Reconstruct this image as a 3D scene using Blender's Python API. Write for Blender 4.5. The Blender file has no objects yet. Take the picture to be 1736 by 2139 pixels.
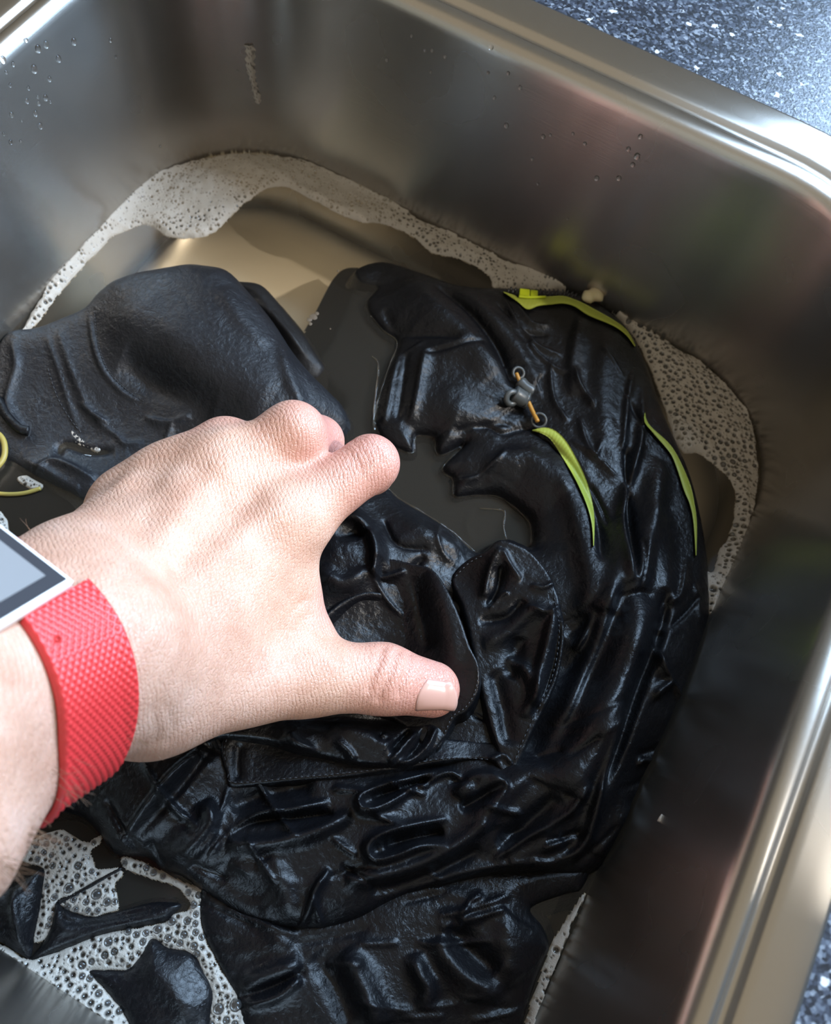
import bpy, math, random
import numpy as np
from mathutils import Vector, Matrix

random.seed(7)
RNG = np.random.default_rng(7)
sc = bpy.context.scene
COL = sc.collection

# ------------------------------------------------------------------ camera
CAM = np.array([-0.09089, -0.32017, 0.25960])
ROT = np.array([[0.87227781, -0.47139904, 0.13005526],
                [0.48089313, 0.77864688, -0.40305190],
                [0.08873116, 0.41411591, 0.90588895]])
FPX = 1909.9
cam_d = bpy.data.cameras.new('camera')
cam_d.sensor_fit = 'VERTICAL'
cam_d.sensor_height = 36.0
cam_d.lens = 36.0 * FPX / 2139.0
cam_d.clip_start = 0.01
cam_d.dof.use_dof = True
cam_d.dof.focus_distance = 0.345
cam_d.dof.aperture_fstop = 13.0
cam = bpy.data.objects.new('camera', cam_d)
M4 = Matrix.Identity(4)
for i in range(3):
    for j in range(3):
        M4[i][j] = ROT[i, j]
    M4[i][3] = CAM[i]
cam.matrix_world = M4
COL.objects.link(cam)
sc.camera = cam

# ------------------------------------------------------------------ world, sun, window light, exposure
sc.view_settings.view_transform = 'Standard'
sc.view_settings.look = 'None'
sc.view_settings.exposure = 0.0
sc.view_settings.gamma = 1.0
sc.view_settings.use_curve_mapping = False
wd = bpy.data.worlds.new('room_light')
sc.world = wd
wd.use_nodes = True
bg = wd.node_tree.nodes['Background']
bg.inputs[0].default_value = (0.86, 0.75, 0.57, 1)
bg.inputs[1].default_value = 0.64

def lamp(name, kind, energy, color, loc=(0, 0, 0), direction=None, **kw):
    d = bpy.data.lights.new(name, kind)
    d.energy = energy
    d.color = color
    for k, v in kw.items():
        setattr(d, k, v)
    o = bpy.data.objects.new(name, d)
    o.location = loc
    if direction is not None:
        o.rotation_euler = Vector(direction).to_track_quat('-Z', 'Y').to_euler()
    COL.objects.link(o)
    return o

SUN_AZ, SUN_EL = math.radians(75), math.radians(43)      # azimuth from +y (behind the sink) towards +x
sd = Vector((math.sin(SUN_AZ) * math.cos(SUN_EL), math.cos(SUN_AZ) * math.cos(SUN_EL), math.sin(SUN_EL)))
lamp('sun', 'SUN', 2.4, (1.0, 0.93, 0.84), direction=-sd, angle=math.radians(1.5))
# the kitchen window behind the sink, filling the opening of the back wall
lamp('window_daylight', 'AREA', 84, (0.50, 0.72, 1.0), loc=(0.375, 0.60, 0.80), direction=(0, -1, 0),
     shape='RECTANGLE', size=0.95, size_y=1.18)

# ------------------------------------------------------------------ helpers
W = 0.36                       # basin width (x from -W to 0), far wall at y = 0
RAD = 0.0768                   # basin corner radius at the rim
HW = -0.1058                   # water level below the rim
DEP = 0.3905                    # basin length
FLOOR_Z = -0.150
INS = 0.0114                   # wall taper at the water level

def rays(p):
    p = np.asarray(p, float).reshape(-1, 2)
    d = np.c_[p[:, 0] - 868, -(p[:, 1] - 1069.5), -FPX * np.ones(len(p))] / FPX
    return d @ ROT.T

def at(px, py, z):
    """point of the plane at height z seen at the photo position"""
    d = rays([[px, py]])[0]
    return CAM + d * ((z - CAM[2]) / d[2])

def at_many(p, z):
    d = rays(p)
    z = np.broadcast_to(np.asarray(z, float), (len(d),))
    return CAM + d * ((z - CAM[2]) / d[:, 2])[:, None]

def dp(px, py, depth):
    return CAM + rays([[px, py]])[0] * depth

def project(P):
    q = (np.asarray(P) - CAM) @ ROT
    return np.c_[868 + FPX * q[:, 0] / -q[:, 2], 1069.5 - FPX * q[:, 1] / -q[:, 2]]

def mesh_np(name, V, F, smooth=True, uv=None):
    me = bpy.data.meshes.new(name)
    V = np.asarray(V, np.float32)
    if isinstance(F, np.ndarray) and F.ndim == 2:
        k = F.shape[1]
        me.vertices.add(len(V)); me.vertices.foreach_set('co', V.ravel())
        me.loops.add(F.size); me.loops.foreach_set('vertex_index', F.astype(np.int32).ravel())
        me.polygons.add(len(F))
        me.polygons.foreach_set('loop_start', np.arange(0, F.size, k, dtype=np.int32))
        me.polygons.foreach_set('loop_total', np.full(len(F), k, np.int32))
        me.update(calc_edges=True)
        me.validate()
    else:
        me.from_pydata([tuple(map(float, v)) for v in V], [], [tuple(int(i) for i in f) for f in F])
    me.polygons.foreach_set('use_smooth', np.full(len(me.polygons), smooth))
    return me

def vattr(me, name, arr):
    a = me.attributes.new(name, 'FLOAT', 'POINT')
    a.data.foreach_set('value', np.asarray(arr, np.float32).ravel())

def link(name, me, mat=None, parent=None, kind=None, label=None, cat=None, group=None):
    o = bpy.data.objects.new(name, me)
    COL.objects.link(o)
    if mat is not None:
        me.materials.append(mat)
    if parent is not None:
        o.parent = parent
        o.matrix_parent_inverse = Matrix.Translation(-WLOC.get(parent.name, Vector((0, 0, 0))))
    tag(o, label, cat, group, kind)
    return o

WLOC = {}

def tag(o, label=None, cat=None, group=None, kind=None):
    if label: o['label'] = label
    if cat: o['category'] = cat
    if group: o['group'] = group
    if kind: o['kind'] = kind

def thing(name, label, cat, loc=(0, 0, 0), group=None):
    o = bpy.data.objects.new(name, None)
    o.empty_display_size = 0.01
    o.location = loc
    COL.objects.link(o)
    WLOC[o.name] = Vector(loc)
    tag(o, label, cat, group)
    return o

def grid_faces(n, m, closed_m=False):
    """quads of an n x m vertex grid (row-major)"""
    i = np.arange(n - 1)[:, None]
    j = np.arange(m if closed_m else m - 1)[None, :]
    j2 = (j + 1) % m
    return np.stack([i * m + j, i * m + j2, (i + 1) * m + j2, (i + 1) * m + j], -1).reshape(-1, 4)

def smooth_line(P, n=5, closed=False):
    """Catmull-Rom resampling"""
    P = np.asarray(P, float)
    N = len(P)
    out = []
    for i in range(N if closed else N - 1):
        if closed:
            a, b, c, d = P[i - 1], P[i], P[(i + 1) % N], P[(i + 2) % N]
        else:
            a, b, c, d = P[max(i - 1, 0)], P[i], P[i + 1], P[min(i + 2, N - 1)]
        for k in range(n):
            t = k / n
            out.append(0.5 * (2 * b + (c - a) * t + (2 * a - 5 * b + 4 * c - d) * t * t + (3 * b - a - 3 * c + d) * t ** 3))
    if not closed:
        out.append(P[-1])
    return np.array(out)

def vnoise(x, y, seed=0):
    """2-D gradient noise, about -0.7..0.7"""
    xi = np.floor(x).astype(np.int64); yi = np.floor(y).astype(np.int64)
    xf = x - xi; yf = y - yi
    def g(ix, iy):
        h = (ix * 374761393 + iy * 668265263 + seed * 974711) & 0xffffffff
        h = ((h ^ (h >> 13)) * 1274126177) & 0xffffffff
        a = ((h ^ (h >> 16)) & 0xffff) / 65536.0 * 2 * np.pi
        return np.cos(a), np.sin(a)
    u = xf * xf * xf * (xf * (xf * 6 - 15) + 10); v = yf * yf * yf * (yf * (yf * 6 - 15) + 10)
    def dot(ox, oy):
        a, b = g(xi + ox, yi + oy)
        return a * (xf - ox) + b * (yf - oy)
    n00, n10, n01, n11 = dot(0, 0), dot(1, 0), dot(0, 1), dot(1, 1)
    return (n00 * (1 - u) + n10 * u) * (1 - v) + (n01 * (1 - u) + n11 * u) * v

def poly_sdf(X, Y, poly):
    """signed distance to a closed polygon, positive inside"""
    P = np.asarray(poly)[:, :2]
    d2 = np.full(X.shape, 1e9)
    inside = np.zeros(X.shape, bool)
    N = len(P)
    for i in range(N):
        a, b = P[i], P[(i + 1) % N]
        e = b - a
        L = e @ e
        if L < 1e-14: continue
        wx, wy = X - a[0], Y - a[1]
        t = np.clip((wx * e[0] + wy * e[1]) / L, 0, 1)
        d2 = np.minimum(d2, (wx - t * e[0]) ** 2 + (wy - t * e[1]) ** 2)
        if a[1] != b[1]:
            c = ((a[1] > Y) != (b[1] > Y)) & (X < (b[0] - a[0]) * (Y - a[1]) / (b[1] - a[1]) + a[0])
            inside ^= c
    d = np.sqrt(d2)
    return np.where(inside, d, -d)

def tube(pts, r, seg=6):
    """verts, faces of a round tube along a polyline (r scalar or per point)"""
    P = np.asarray(pts, float); N = len(P)
    r = np.broadcast_to(np.asarray(r, float), (N,))
    T = np.gradient(P, axis=0)
    T /= np.linalg.norm(T, axis=1)[:, None] + 1e-12
    up = np.array([0.13, 0.21, 0.97])
    A = np.cross(T, up); A /= np.linalg.norm(A, axis=1)[:, None] + 1e-12
    B = np.cross(A, T)
    th = np.linspace(0, 2 * np.pi, seg, endpoint=False)
    V = P[:, None, :] + r[:, None, None] * (np.cos(th)[None, :, None] * A[:, None, :] + np.sin(th)[None, :, None] * B[:, None, :])
    V = V.reshape(-1, 3)
    F = [tuple(f) for f in grid_faces(N, seg, True)]
    F.append(tuple(range(seg))[::-1]); F.append(tuple(range((N - 1) * seg, N * seg)))
    return V, F

def join(parts):
    V = []; F = []; o = 0
    for v, f in parts:
        V.extend(np.asarray(v).tolist()); F.extend([tuple(int(i) + o for i in q) for q in f]); o += len(v)
    return np.array(V), F

# ------------------------------------------------------------------ materials
def mat(name):
    m = bpy.data.materials.new(name)
    m.use_nodes = True
    nt = m.node_tree
    return m, nt, nt.nodes['Principled BSDF'], nt.nodes['Material Output']

def node(nt, typ, **kw):
    n = nt.nodes.new(typ)
    for k, v in kw.items():
        if k.startswith('i_'):
            n.inputs[k[2:].replace('_', ' ')].default_value = v
        else:
            setattr(n, k, v)
    return n

def ramp(nt, stops, interp='LINEAR'):
    r = nt.nodes.new('ShaderNodeValToRGB')
    r.color_ramp.interpolation = interp
    el = r.color_ramp.elements
    while len(el) < len(stops): el.new(0.5)
    for e, (p, c) in zip(el, stops):
        e.position = p
        e.color = tuple(c) + (1,) if len(c) == 3 else c
    return r

def L(nt, a, b): nt.links.new(a, b)

def simple(name, col, rough=0.5, metal=0.0, spec=0.5, **kw):
    m, nt, b, o = mat(name)
    b.inputs['Base Color'].default_value = (*col, 1)
    b.inputs['Roughness'].default_value = rough
    b.inputs['Metallic'].default_value = metal
    b.inputs['Specular IOR Level'].default_value = spec
    for k, v in kw.items(): b.inputs[k].default_value = v
    return m

def coords(nt, scale=(1, 1, 1), rot=(0, 0, 0)):
    t = node(nt, 'ShaderNodeTexCoord')
    mp = node(nt, 'ShaderNodeMapping')
    mp.inputs['Scale'].default_value = scale
    mp.inputs['Rotation'].default_value = rot
    L(nt, t.outputs['Object'], mp.inputs['Vector'])
    return mp.outputs['Vector']

def steel():
    m, nt, b, o = mat('brushed_steel')
    b.inputs['Metallic'].default_value = 1
    b.inputs['Base Color'].default_value = (0.60, 0.575, 0.54, 1)
    b.inputs['Anisotropic'].default_value = 0.78          # brushed round the bowl: reflections smear up and down the walls
    b.inputs['Anisotropic Rotation'].default_value = 0.25
    tg = node(nt, 'ShaderNodeTangent', direction_type='RADIAL', axis='Z')
    L(nt, tg.outputs['Tangent'], b.inputs['Tangent'])
    v = coords(nt, (60, 60, 1500))
    n1 = node(nt, 'ShaderNodeTexNoise', i_Scale=1.0, i_Detail=3.0, i_Roughness=0.6)
    L(nt, v, n1.inputs['Vector'])
    v2 = coords(nt, (1, 1, 1))
    n2 = node(nt, 'ShaderNodeTexNoise', i_Scale=18.0, i_Detail=2.0, i_Roughness=0.5)
    L(nt, v2, n2.inputs['Vector'])
    mr = node(nt, 'ShaderNodeMapRange')
    mr.inputs['To Min'].default_value = 0.235; mr.inputs['To Max'].default_value = 0.30
    L(nt, n2.outputs['Fac'], mr.inputs['Value'])
    ma = node(nt, 'ShaderNodeAttribute', attribute_name='matte')       # matte bowl floor, its lit brightness painted in as a pale beige base
    mxr = node(nt, 'ShaderNodeMix', data_type='FLOAT')
    L(nt, ma.outputs['Fac'], mxr.inputs['Factor']); L(nt, mr.outputs['Result'], mxr.inputs['A']); mxr.inputs['B'].default_value = 0.6
    L(nt, mxr.outputs['Result'], b.inputs['Roughness'])
    mxc = node(nt, 'ShaderNodeMix', data_type='RGBA')
    L(nt, ma.outputs['Fac'], mxc.inputs['Factor']); mxc.inputs['A'].default_value = (0.44, 0.415, 0.38, 1); mxc.inputs['B'].default_value = (0.93, 0.85, 0.72, 1)
    L(nt, mxc.outputs['Result'], b.inputs['Base Color'])
    mxm = node(nt, 'ShaderNodeMapRange'); mxm.inputs['To Min'].default_value = 1.0; mxm.inputs['To Max'].default_value = 0.08
    L(nt, ma.outputs['Fac'], mxm.inputs['Value']); L(nt, mxm.outputs['Result'], b.inputs['Metallic'])
    bp = node(nt, 'ShaderNodeBump', i_Strength=0.06, i_Distance=0.0004)
    L(nt, n1.outputs['Fac'], bp.inputs['Height'])
    v3 = coords(nt, (18, 18, 2600), (0.0, 0.35, 0.0))
    vo = node(nt, 'ShaderNodeTexNoise', i_Scale=1.0, i_Detail=1.0)
    L(nt, v3, vo.inputs['Vector'])
    rp = ramp(nt, [(0.71, (0, 0, 0)), (0.73, (1, 1, 1))])
    L(nt, vo.outputs['Fac'], rp.inputs['Fac'])
    bp2 = node(nt, 'ShaderNodeBump', i_Strength=0.05, i_Distance=0.0002)
    L(nt, rp.outputs['Color'], bp2.inputs['Height'])
    L(nt, bp.outputs['Normal'], bp2.inputs['Normal'])
    L(nt, bp2.outputs['Normal'], b.inputs['Normal'])
    return m

def worktop_mat():
    m, nt, b, o = mat('speckled_worktop')
    v = coords(nt)
    vo = node(nt, 'ShaderNodeTexVoronoi', i_Scale=820.0)
    L(nt, v, vo.inputs['Vector'])
    r1 = ramp(nt, [(0.0, (0.008, 0.010, 0.014)), (0.40, (0.02, 0.024, 0.034)), (0.62, (0.05, 0.058, 0.08)), (0.86, (0.11, 0.125, 0.155)), (1.0, (0.28, 0.30, 0.33))])
    sep = node(nt, 'ShaderNodeSeparateColor')
    L(nt, vo.outputs['Color'], sep.inputs['Color'])
    L(nt, sep.outputs['Red'], r1.inputs['Fac'])
    # larger pale flecks
    v2 = node(nt, 'ShaderNodeTexVoronoi', i_Scale=170.0)
    nw = node(nt, 'ShaderNodeTexNoise', i_Scale=500.0, i_Detail=2.0); L(nt, v, nw.inputs['Vector'])
    vs = node(nt, 'ShaderNodeVectorMath', operation='SCALE'); vs.inputs['Scale'].default_value = 0.004; L(nt, nw.outputs['Color'], vs.inputs[0])
    va_ = node(nt, 'ShaderNodeVectorMath', operation='ADD'); L(nt, v, va_.inputs[0]); L(nt, vs.outputs[0], va_.inputs[1])
    L(nt, va_.outputs[0], v2.inputs['Vector'])
    r2 = ramp(nt, [(0.16, (1, 1, 1)), (0.24, (0, 0, 0))])
    L(nt, v2.outputs['Distance'], r2.inputs['Fac'])
    s2 = node(nt, 'ShaderNodeSeparateColor')
    L(nt, v2.outputs['Color'], s2.inputs['Color'])
    r3 = ramp(nt, [(0.80, (0, 0, 0)), (0.82, (1, 1, 1))])
    L(nt, s2.outputs['Green'], r3.inputs['Fac'])
    mu = node(nt, 'ShaderNodeMath', operation='MULTIPLY')
    L(nt, r2.outputs['Color'], mu.inputs[0]); L(nt, r3.outputs['Color'], mu.inputs[1])
    mx = node(nt, 'ShaderNodeMix', data_type='RGBA')
    L(nt, mu.outputs[0], mx.inputs['Factor'])
    L(nt, r1.outputs['Color'], mx.inputs['A'])
    mx.inputs['B'].default_value = (0.72, 0.72, 0.72, 1)
    L(nt, mx.outputs['Result'], b.inputs['Base Color'])
    b.inputs['Roughness'].default_value = 0.30
    n = node(nt, 'ShaderNodeTexNoise', i_Scale=900.0, i_Detail=2.0)
    L(nt, v, n.inputs['Vector'])
    bp = node(nt, 'ShaderNodeBump', i_Strength=0.35, i_Distance=0.0004)
    L(nt, n.outputs['Fac'], bp.inputs['Height'])
    L(nt, bp.outputs['Normal'], b.inputs['Normal'])
    return m

def film_mat(name, tint, cloud, cloud_col, rough=0.02, ior=1.33, bump=None):
    """thin clear liquid: tinted transparency, a little suspended soap, fresnel mirror"""
    m, nt, b, o = mat(name)
    nt.nodes.remove(b)
    tr = node(nt, 'ShaderNodeBsdfTransparent'); tr.inputs[0].default_value = (*tint, 1)
    di = node(nt, 'ShaderNodeBsdfDiffuse'); di.inputs[0].default_value = (*cloud_col, 1)
    m1 = node(nt, 'ShaderNodeMixShader'); m1.inputs[0].default_value = cloud
    L(nt, tr.outputs[0], m1.inputs[1]); L(nt, di.outputs[0], m1.inputs[2])
    gl = node(nt, 'ShaderNodeBsdfGlossy'); gl.inputs['Roughness'].default_value = rough
    fr = node(nt, 'ShaderNodeFresnel'); fr.inputs['IOR'].default_value = ior
    m2 = node(nt, 'ShaderNodeMixShader')
    L(nt, fr.outputs[0], m2.inputs[0]); L(nt, m1.outputs[0], m2.inputs[1]); L(nt, gl.outputs[0], m2.inputs[2])
    L(nt, m2.outputs[0], o.inputs['Surface'])
    if bump:
        n = node(nt, 'ShaderNodeTexNoise', i_Scale=bump[0], i_Detail=2.0)
        L(nt, coords(nt), n.inputs['Vector'])
        bp = node(nt, 'ShaderNodeBump', i_Strength=bump[1], i_Distance=0.002)
        L(nt, n.outputs['Fac'], bp.inputs['Height'])
        L(nt, bp.outputs['Normal'], gl.inputs['Normal']); L(nt, bp.outputs['Normal'], fr.inputs['Normal'])
    return m

def fabric(name, col=(0.0045, 0.0045, 0.0055), rough=0.31, grain=1.0, spec=0.25):
    m, nt, b, o = mat(name)
    b.inputs['Base Color'].default_value = (*col, 1)
    b.inputs['Specular IOR Level'].default_value = spec
    v = coords(nt)
    n0 = node(nt, 'ShaderNodeTexNoise', i_Scale=60.0, i_Detail=3.0)
    L(nt, v, n0.inputs['Vector'])
    mr = node(nt, 'ShaderNodeMapRange')
    mr.inputs['From Min'].default_value = 0.3; mr.inputs['From Max'].default_value = 0.7
    mr.inputs['To Min'].default_value = rough - 0.08; mr.inputs['To Max'].default_value = rough + 0.10
    L(nt, n0.outputs['Fac'], mr.inputs['Value']); L(nt, mr.outputs['Result'], b.inputs['Roughness'])
    # creased film of the wet coated cloth: cell-like crinkles plus fine grain
    n1 = node(nt, 'ShaderNodeTexNoise', i_Scale=520.0, i_Detail=4.0, i_Roughness=0.65, i_Distortion=0.6)
    L(nt, v, n1.inputs['Vector'])
    n2 = node(nt, 'ShaderNodeTexNoise', i_Scale=110.0, i_Detail=3.0, i_Roughness=0.55, i_Distortion=1.2)
    L(nt, v, n2.inputs['Vector'])
    b1 = node(nt, 'ShaderNodeBump', i_Strength=0.55 * grain, i_Distance=0.0006)
    L(nt, n1.outputs['Fac'], b1.inputs['Height'])
    b2 = node(nt, 'ShaderNodeBump', i_Strength=0.30 * grain, i_Distance=0.0016)
    L(nt, n2.outputs['Fac'], b2.inputs['Height'])
    L(nt, b1.outputs['Normal'], b2.inputs['Normal'])
    L(nt, b2.outputs['Normal'], b.inputs['Normal'])
    return m

def foam_mat():
    m, nt, b, o = mat('soap_foam')
    b.inputs['Base Color'].default_value = (0.38, 0.34, 0.29, 1)
    b.inputs['Roughness'].default_value = 0.45
    b.inputs['Subsurface Weight'].default_value = 0.0
    n = node(nt, 'ShaderNodeTexVoronoi', i_Scale=1500.0, feature='DISTANCE_TO_EDGE')
    L(nt, coords(nt), n.inputs['Vector'])
    bp = node(nt, 'ShaderNodeBump', i_Strength=0.5, i_Distance=0.0004)
    L(nt, n.outputs['Distance'], bp.inputs['Height'])
    L(nt, bp.outputs['Normal'], b.inputs['Normal'])
    at_ = node(nt, 'ShaderNodeAttribute', attribute_name='hole')
    tr = node(nt, 'ShaderNodeBsdfTransparent'); tr.inputs[0].default_value = (0.85, 0.85, 0.85, 1)
    gl = node(nt, 'ShaderNodeBsdfGlossy'); gl.inputs['Roughness'].default_value = 0.05
    ms = node(nt, 'ShaderNodeMixShader'); ms.inputs[0].default_value = 0.06
    L(nt, tr.outputs[0], ms.inputs[1]); L(nt, gl.outputs[0], ms.inputs[2])
    mx = node(nt, 'ShaderNodeMixShader')
    L(nt, at_.outputs['Fac'], mx.inputs[0]); L(nt, b.outputs[0], mx.inputs[1]); L(nt, ms.outputs[0], mx.inputs[2])
    L(nt, mx.outputs[0], o.inputs['Surface'])
    return m

def skin_mat():
    m, nt, b, o = mat('skin')
    v = coords(nt)
    pk = node(nt, 'ShaderNodeAttribute', attribute_name='pink')
    n0 = node(nt, 'ShaderNodeTexNoise', i_Scale=70.0, i_Detail=4.0, i_Roughness=0.6)
    L(nt, v, n0.inputs['Vector'])
    r0 = ramp(nt, [(0.30, (0.50, 0.27, 0.185)), (0.55, (0.58, 0.34, 0.245)), (0.75, (0.64, 0.40, 0.305))])
    L(nt, n0.outputs['Fac'], r0.inputs['Fac'])
    mx = node(nt, 'ShaderNodeMix', data_type='RGBA')
    L(nt, pk.outputs['Fac'], mx.inputs['Factor'])
    L(nt, r0.outputs['Color'], mx.inputs['A']); mx.inputs['B'].default_value = (0.56, 0.235, 0.195, 1)
    L(nt, mx.outputs['Result'], b.inputs['Base Color'])
    b.inputs['Subsurface Weight'].default_value = 0.18
    b.inputs['Subsurface Radius'].default_value = (0.004, 0.0015, 0.0008)
    b.inputs['Subsurface Scale'].default_value = 1.0
    b.inputs['Roughness'].default_value = 0.42
    wet = node(nt, 'ShaderNodeMapRange')
    wet.inputs['To Min'].default_value = 0.42; wet.inputs['To Max'].default_value = 0.27
    L(nt, pk.outputs['Fac'], wet.inputs['Value']); L(nt, wet.outputs['Result'], b.inputs['Roughness'])
    # fine skin lines: stretched cells across the hand, plus a diamond net
    va = coords(nt, (1250, 520, 800), (0, 0, math.radians(28)))
    w1 = node(nt, 'ShaderNodeTexVoronoi', feature='DISTANCE_TO_EDGE', i_Scale=1.0)
    nd = node(nt, 'ShaderNodeTexNoise', i_Scale=160.0, i_Detail=2.0)
    L(nt, v, nd.inputs['Vector'])
    ad = node(nt, 'ShaderNodeMix', data_type='VECTOR'); ad.inputs['Factor'].default_value = 0.0
    addv = node(nt, 'ShaderNodeVectorMath', operation='ADD')
    sc_ = node(nt, 'ShaderNodeVectorMath', operation='SCALE'); sc_.inputs['Scale'].default_value = 0.8
    L(nt, nd.outputs['Color'], sc_.inputs[0])
    L(nt, va, addv.inputs[0]); L(nt, sc_.outputs[0], addv.inputs[1])
    L(nt, addv.outputs[0], w1.inputs['Vector'])
    r1 = ramp(nt, [(0.0, (0, 0, 0)), (0.16, (1, 1, 1))])
    L(nt, w1.outputs['Distance'], r1.inputs['Fac'])
    n3 = node(nt, 'ShaderNodeTexNoise', i_Scale=900.0, i_Detail=3.0)
    L(nt, v, n3.inputs['Vector'])
    b1 = node(nt, 'ShaderNodeBump', i_Strength=0.38, i_Distance=0.0004)
    L(nt, r1.outputs['Color'], b1.inputs['Height'])
    b2 = node(nt, 'ShaderNodeBump', i_Strength=0.25, i_Distance=0.0004)
    L(nt, n3.outputs['Fac'], b2.inputs['Height']); L(nt, b1.outputs['Normal'], b2.inputs['Normal'])
    # long shallow folds across the back of the hand
    prev = b2
    for axis, period, amt, seed in (((0.617, 0.745, -0.26), 0.0029, 0.36, 2.0), ((0.95, 0.25, -0.2), 0.0040, 0.20, 9.0)):
        g = node(nt, 'ShaderNodeVectorMath', operation='DOT_PRODUCT'); g.inputs[1].default_value = axis
        tc = node(nt, 'ShaderNodeTexCoord'); L(nt, tc.outputs['Object'], g.inputs[0])
        nn = node(nt, 'ShaderNodeTexNoise', i_Scale=130.0 + seed * 6, i_Detail=3.0); L(nt, v, nn.inputs['Vector'])
        ma = node(nt, 'ShaderNodeMath', operation='MULTIPLY'); L(nt, g.outputs['Value'], ma.inputs[0]); ma.inputs[1].default_value = 2 * math.pi / period
        mb = node(nt, 'ShaderNodeMath', operation='MULTIPLY_ADD'); L(nt, nn.outputs['Fac'], mb.inputs[0]); mb.inputs[1].default_value = 8.0; L(nt, ma.outputs[0], mb.inputs[2])
        sn = node(nt, 'ShaderNodeMath', operation='SINE'); L(nt, mb.outputs[0], sn.inputs[0])
        ab = node(nt, 'ShaderNodeMath', operation='ABSOLUTE'); L(nt, sn.outputs[0], ab.inputs[0])
        pw = node(nt, 'ShaderNodeMath', operation='POWER'); L(nt, ab.outputs[0], pw.inputs[0]); pw.inputs[1].default_value = 0.5
        bb = node(nt, 'ShaderNodeBump', i_Strength=amt, i_Distance=0.0005); L(nt, pw.outputs[0], bb.inputs['Height']); L(nt, prev.outputs['Normal'], bb.inputs['Normal'])
        prev = bb
    L(nt, prev.outputs['Normal'], b.inputs['Normal'])
    return m

M_STEEL = steel()
M_TOP = worktop_mat()
M_WATER = film_mat('soapy_water', (0.97, 0.925, 0.83), 0.035, (0.34, 0.30, 0.25), bump=(22.0, 0.04))
M_DROP = simple('clear_water', (1, 1, 1), 0.0, 0.0, 0.5, **{'Transmission Weight': 1.0, 'IOR': 1.33})
M_FAB = fabric('wet_black_fabric')
M_FABM = fabric('wet_black_lining', (0.009, 0.008, 0.008), 0.48, 0.7)
M_SUB = simple('sunken_black_fabric', (0.008, 0.008, 0.008), 0.9, 0.0, 0.2)
M_FOAM = foam_mat()
M_SKIN = skin_mat()
M_LIME = simple('lime_tape', (0.29, 0.33, 0.04), 0.55)
M_LIMEP = simple('lime_plastic', (0.42, 0.50, 0.01), 0.3)
M_THREAD = simple('black_thread', (0.022, 0.022, 0.025), 0.4)
M_RUBBER = simple('grey_rubber', (0.06, 0.065, 0.065), 0.35)
M_BRASS = simple('orange_cord', (0.42, 0.20, 0.03), 0.4)
M_YEL = simple('yellow_cord', (0.30, 0.23, 0.05), 0.5)
M_RED = simple('red_rubber', (0.58, 0.035, 0.035), 0.38)
M_WHITE = simple('white_plastic', (0.85, 0.85, 0.86), 0.35)
M_BEZEL = simple('dark_bezel', (0.03, 0.03, 0.036), 0.4)
M_SCREEN = simple('grey_screen', (0.20, 0.20, 0.205), 0.45)
M_NAIL = simple('thumb_nail', (0.56, 0.32, 0.26), 0.25, **{'Coat Weight': 0.4})
M_HAIR = simple('arm_hair', (0.20, 0.11, 0.06), 0.4)
M_WALL = simple('painted_wall', (0.80, 0.78, 0.75), 0.8)
M_BEIGE = simple('beige_wall', (0.62, 0.52, 0.38), 0.8)
M_DARKWALL = simple('dark_wall', (0.11, 0.10, 0.095), 0.8)
M_FRAME = simple('white_paint', (0.8, 0.8, 0.8), 0.4)
M_CREAM = simple('cream_silicone', (0.55, 0.42, 0.25), 0.35, **{'Subsurface Weight': 0.3})
M_SCUM = simple('brown_scum', (0.12, 0.09, 0.06), 0.6)

# ------------------------------------------------------------------ sink and worktop
NC, NS = 16, 22
def rrect(o, z, extra=None):
    """loop of the basin outline pushed outwards by o (CCW), extra(nx, ny) adds to the offset"""
    x0, x1, y0, y1 = -W, 0.0, -DEP, 0.0
    pts = []
    cs = [((x1 - RAD, y1 - RAD), 0), ((x0 + RAD, y1 - RAD), 90), ((x0 + RAD, y0 + RAD), 180), ((x1 - RAD, y0 + RAD), 270)]
    r = max(RAD + o, 0.004)
    shrink = min(0.0, RAD + o - 0.004)
    for k, ((cx, cy), a0) in enumerate(cs):
        sx = 1 if cx > -W / 2 else -1; sy = 1 if cy > -DEP / 2 else -1
        cx += sx * shrink; cy += sy * shrink
        for i in range(NC + 1):
            a = math.radians(a0 + 90 * i / NC)
            nx, ny = math.cos(a), math.sin(a)
            rr = r + (extra(nx, ny) if extra else 0)
            pts.append((cx + nx * rr, cy + ny * rr))
        (ncx, ncy), na0 = cs[(k + 1) % 4]
        nsx = 1 if ncx > -W / 2 else -1; nsy = 1 if ncy > -DEP / 2 else -1
        ncx += nsx * shrink; ncy += nsy * shrink
        an = math.radians(na0)
        nx, ny = math.cos(an), math.sin(an)
        rr = r + (extra(nx, ny) if extra else 0)
        a, b = pts[-1], (ncx + nx * rr, ncy + ny * rr)
        for i in range(1, NS):
            t = i / NS
            pts.append((a[0] + (b[0] - a[0]) * t, a[1] + (b[1] - a[1]) * t))
    P = np.array(pts)
    return np.c_[P, np.full(len(P), z)]

def inset_at(z):
    return -INS * (z / HW)

far_extra = lambda nx, ny: 0.007 * max(ny, 0) ** 2
sink = thing('kitchen_sink', 'brushed stainless steel sink bowl with a rolled rim, full of soapy water', 'sink', (-W / 2, -DEP / 2, FLOOR_Z))
prof = []
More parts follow.
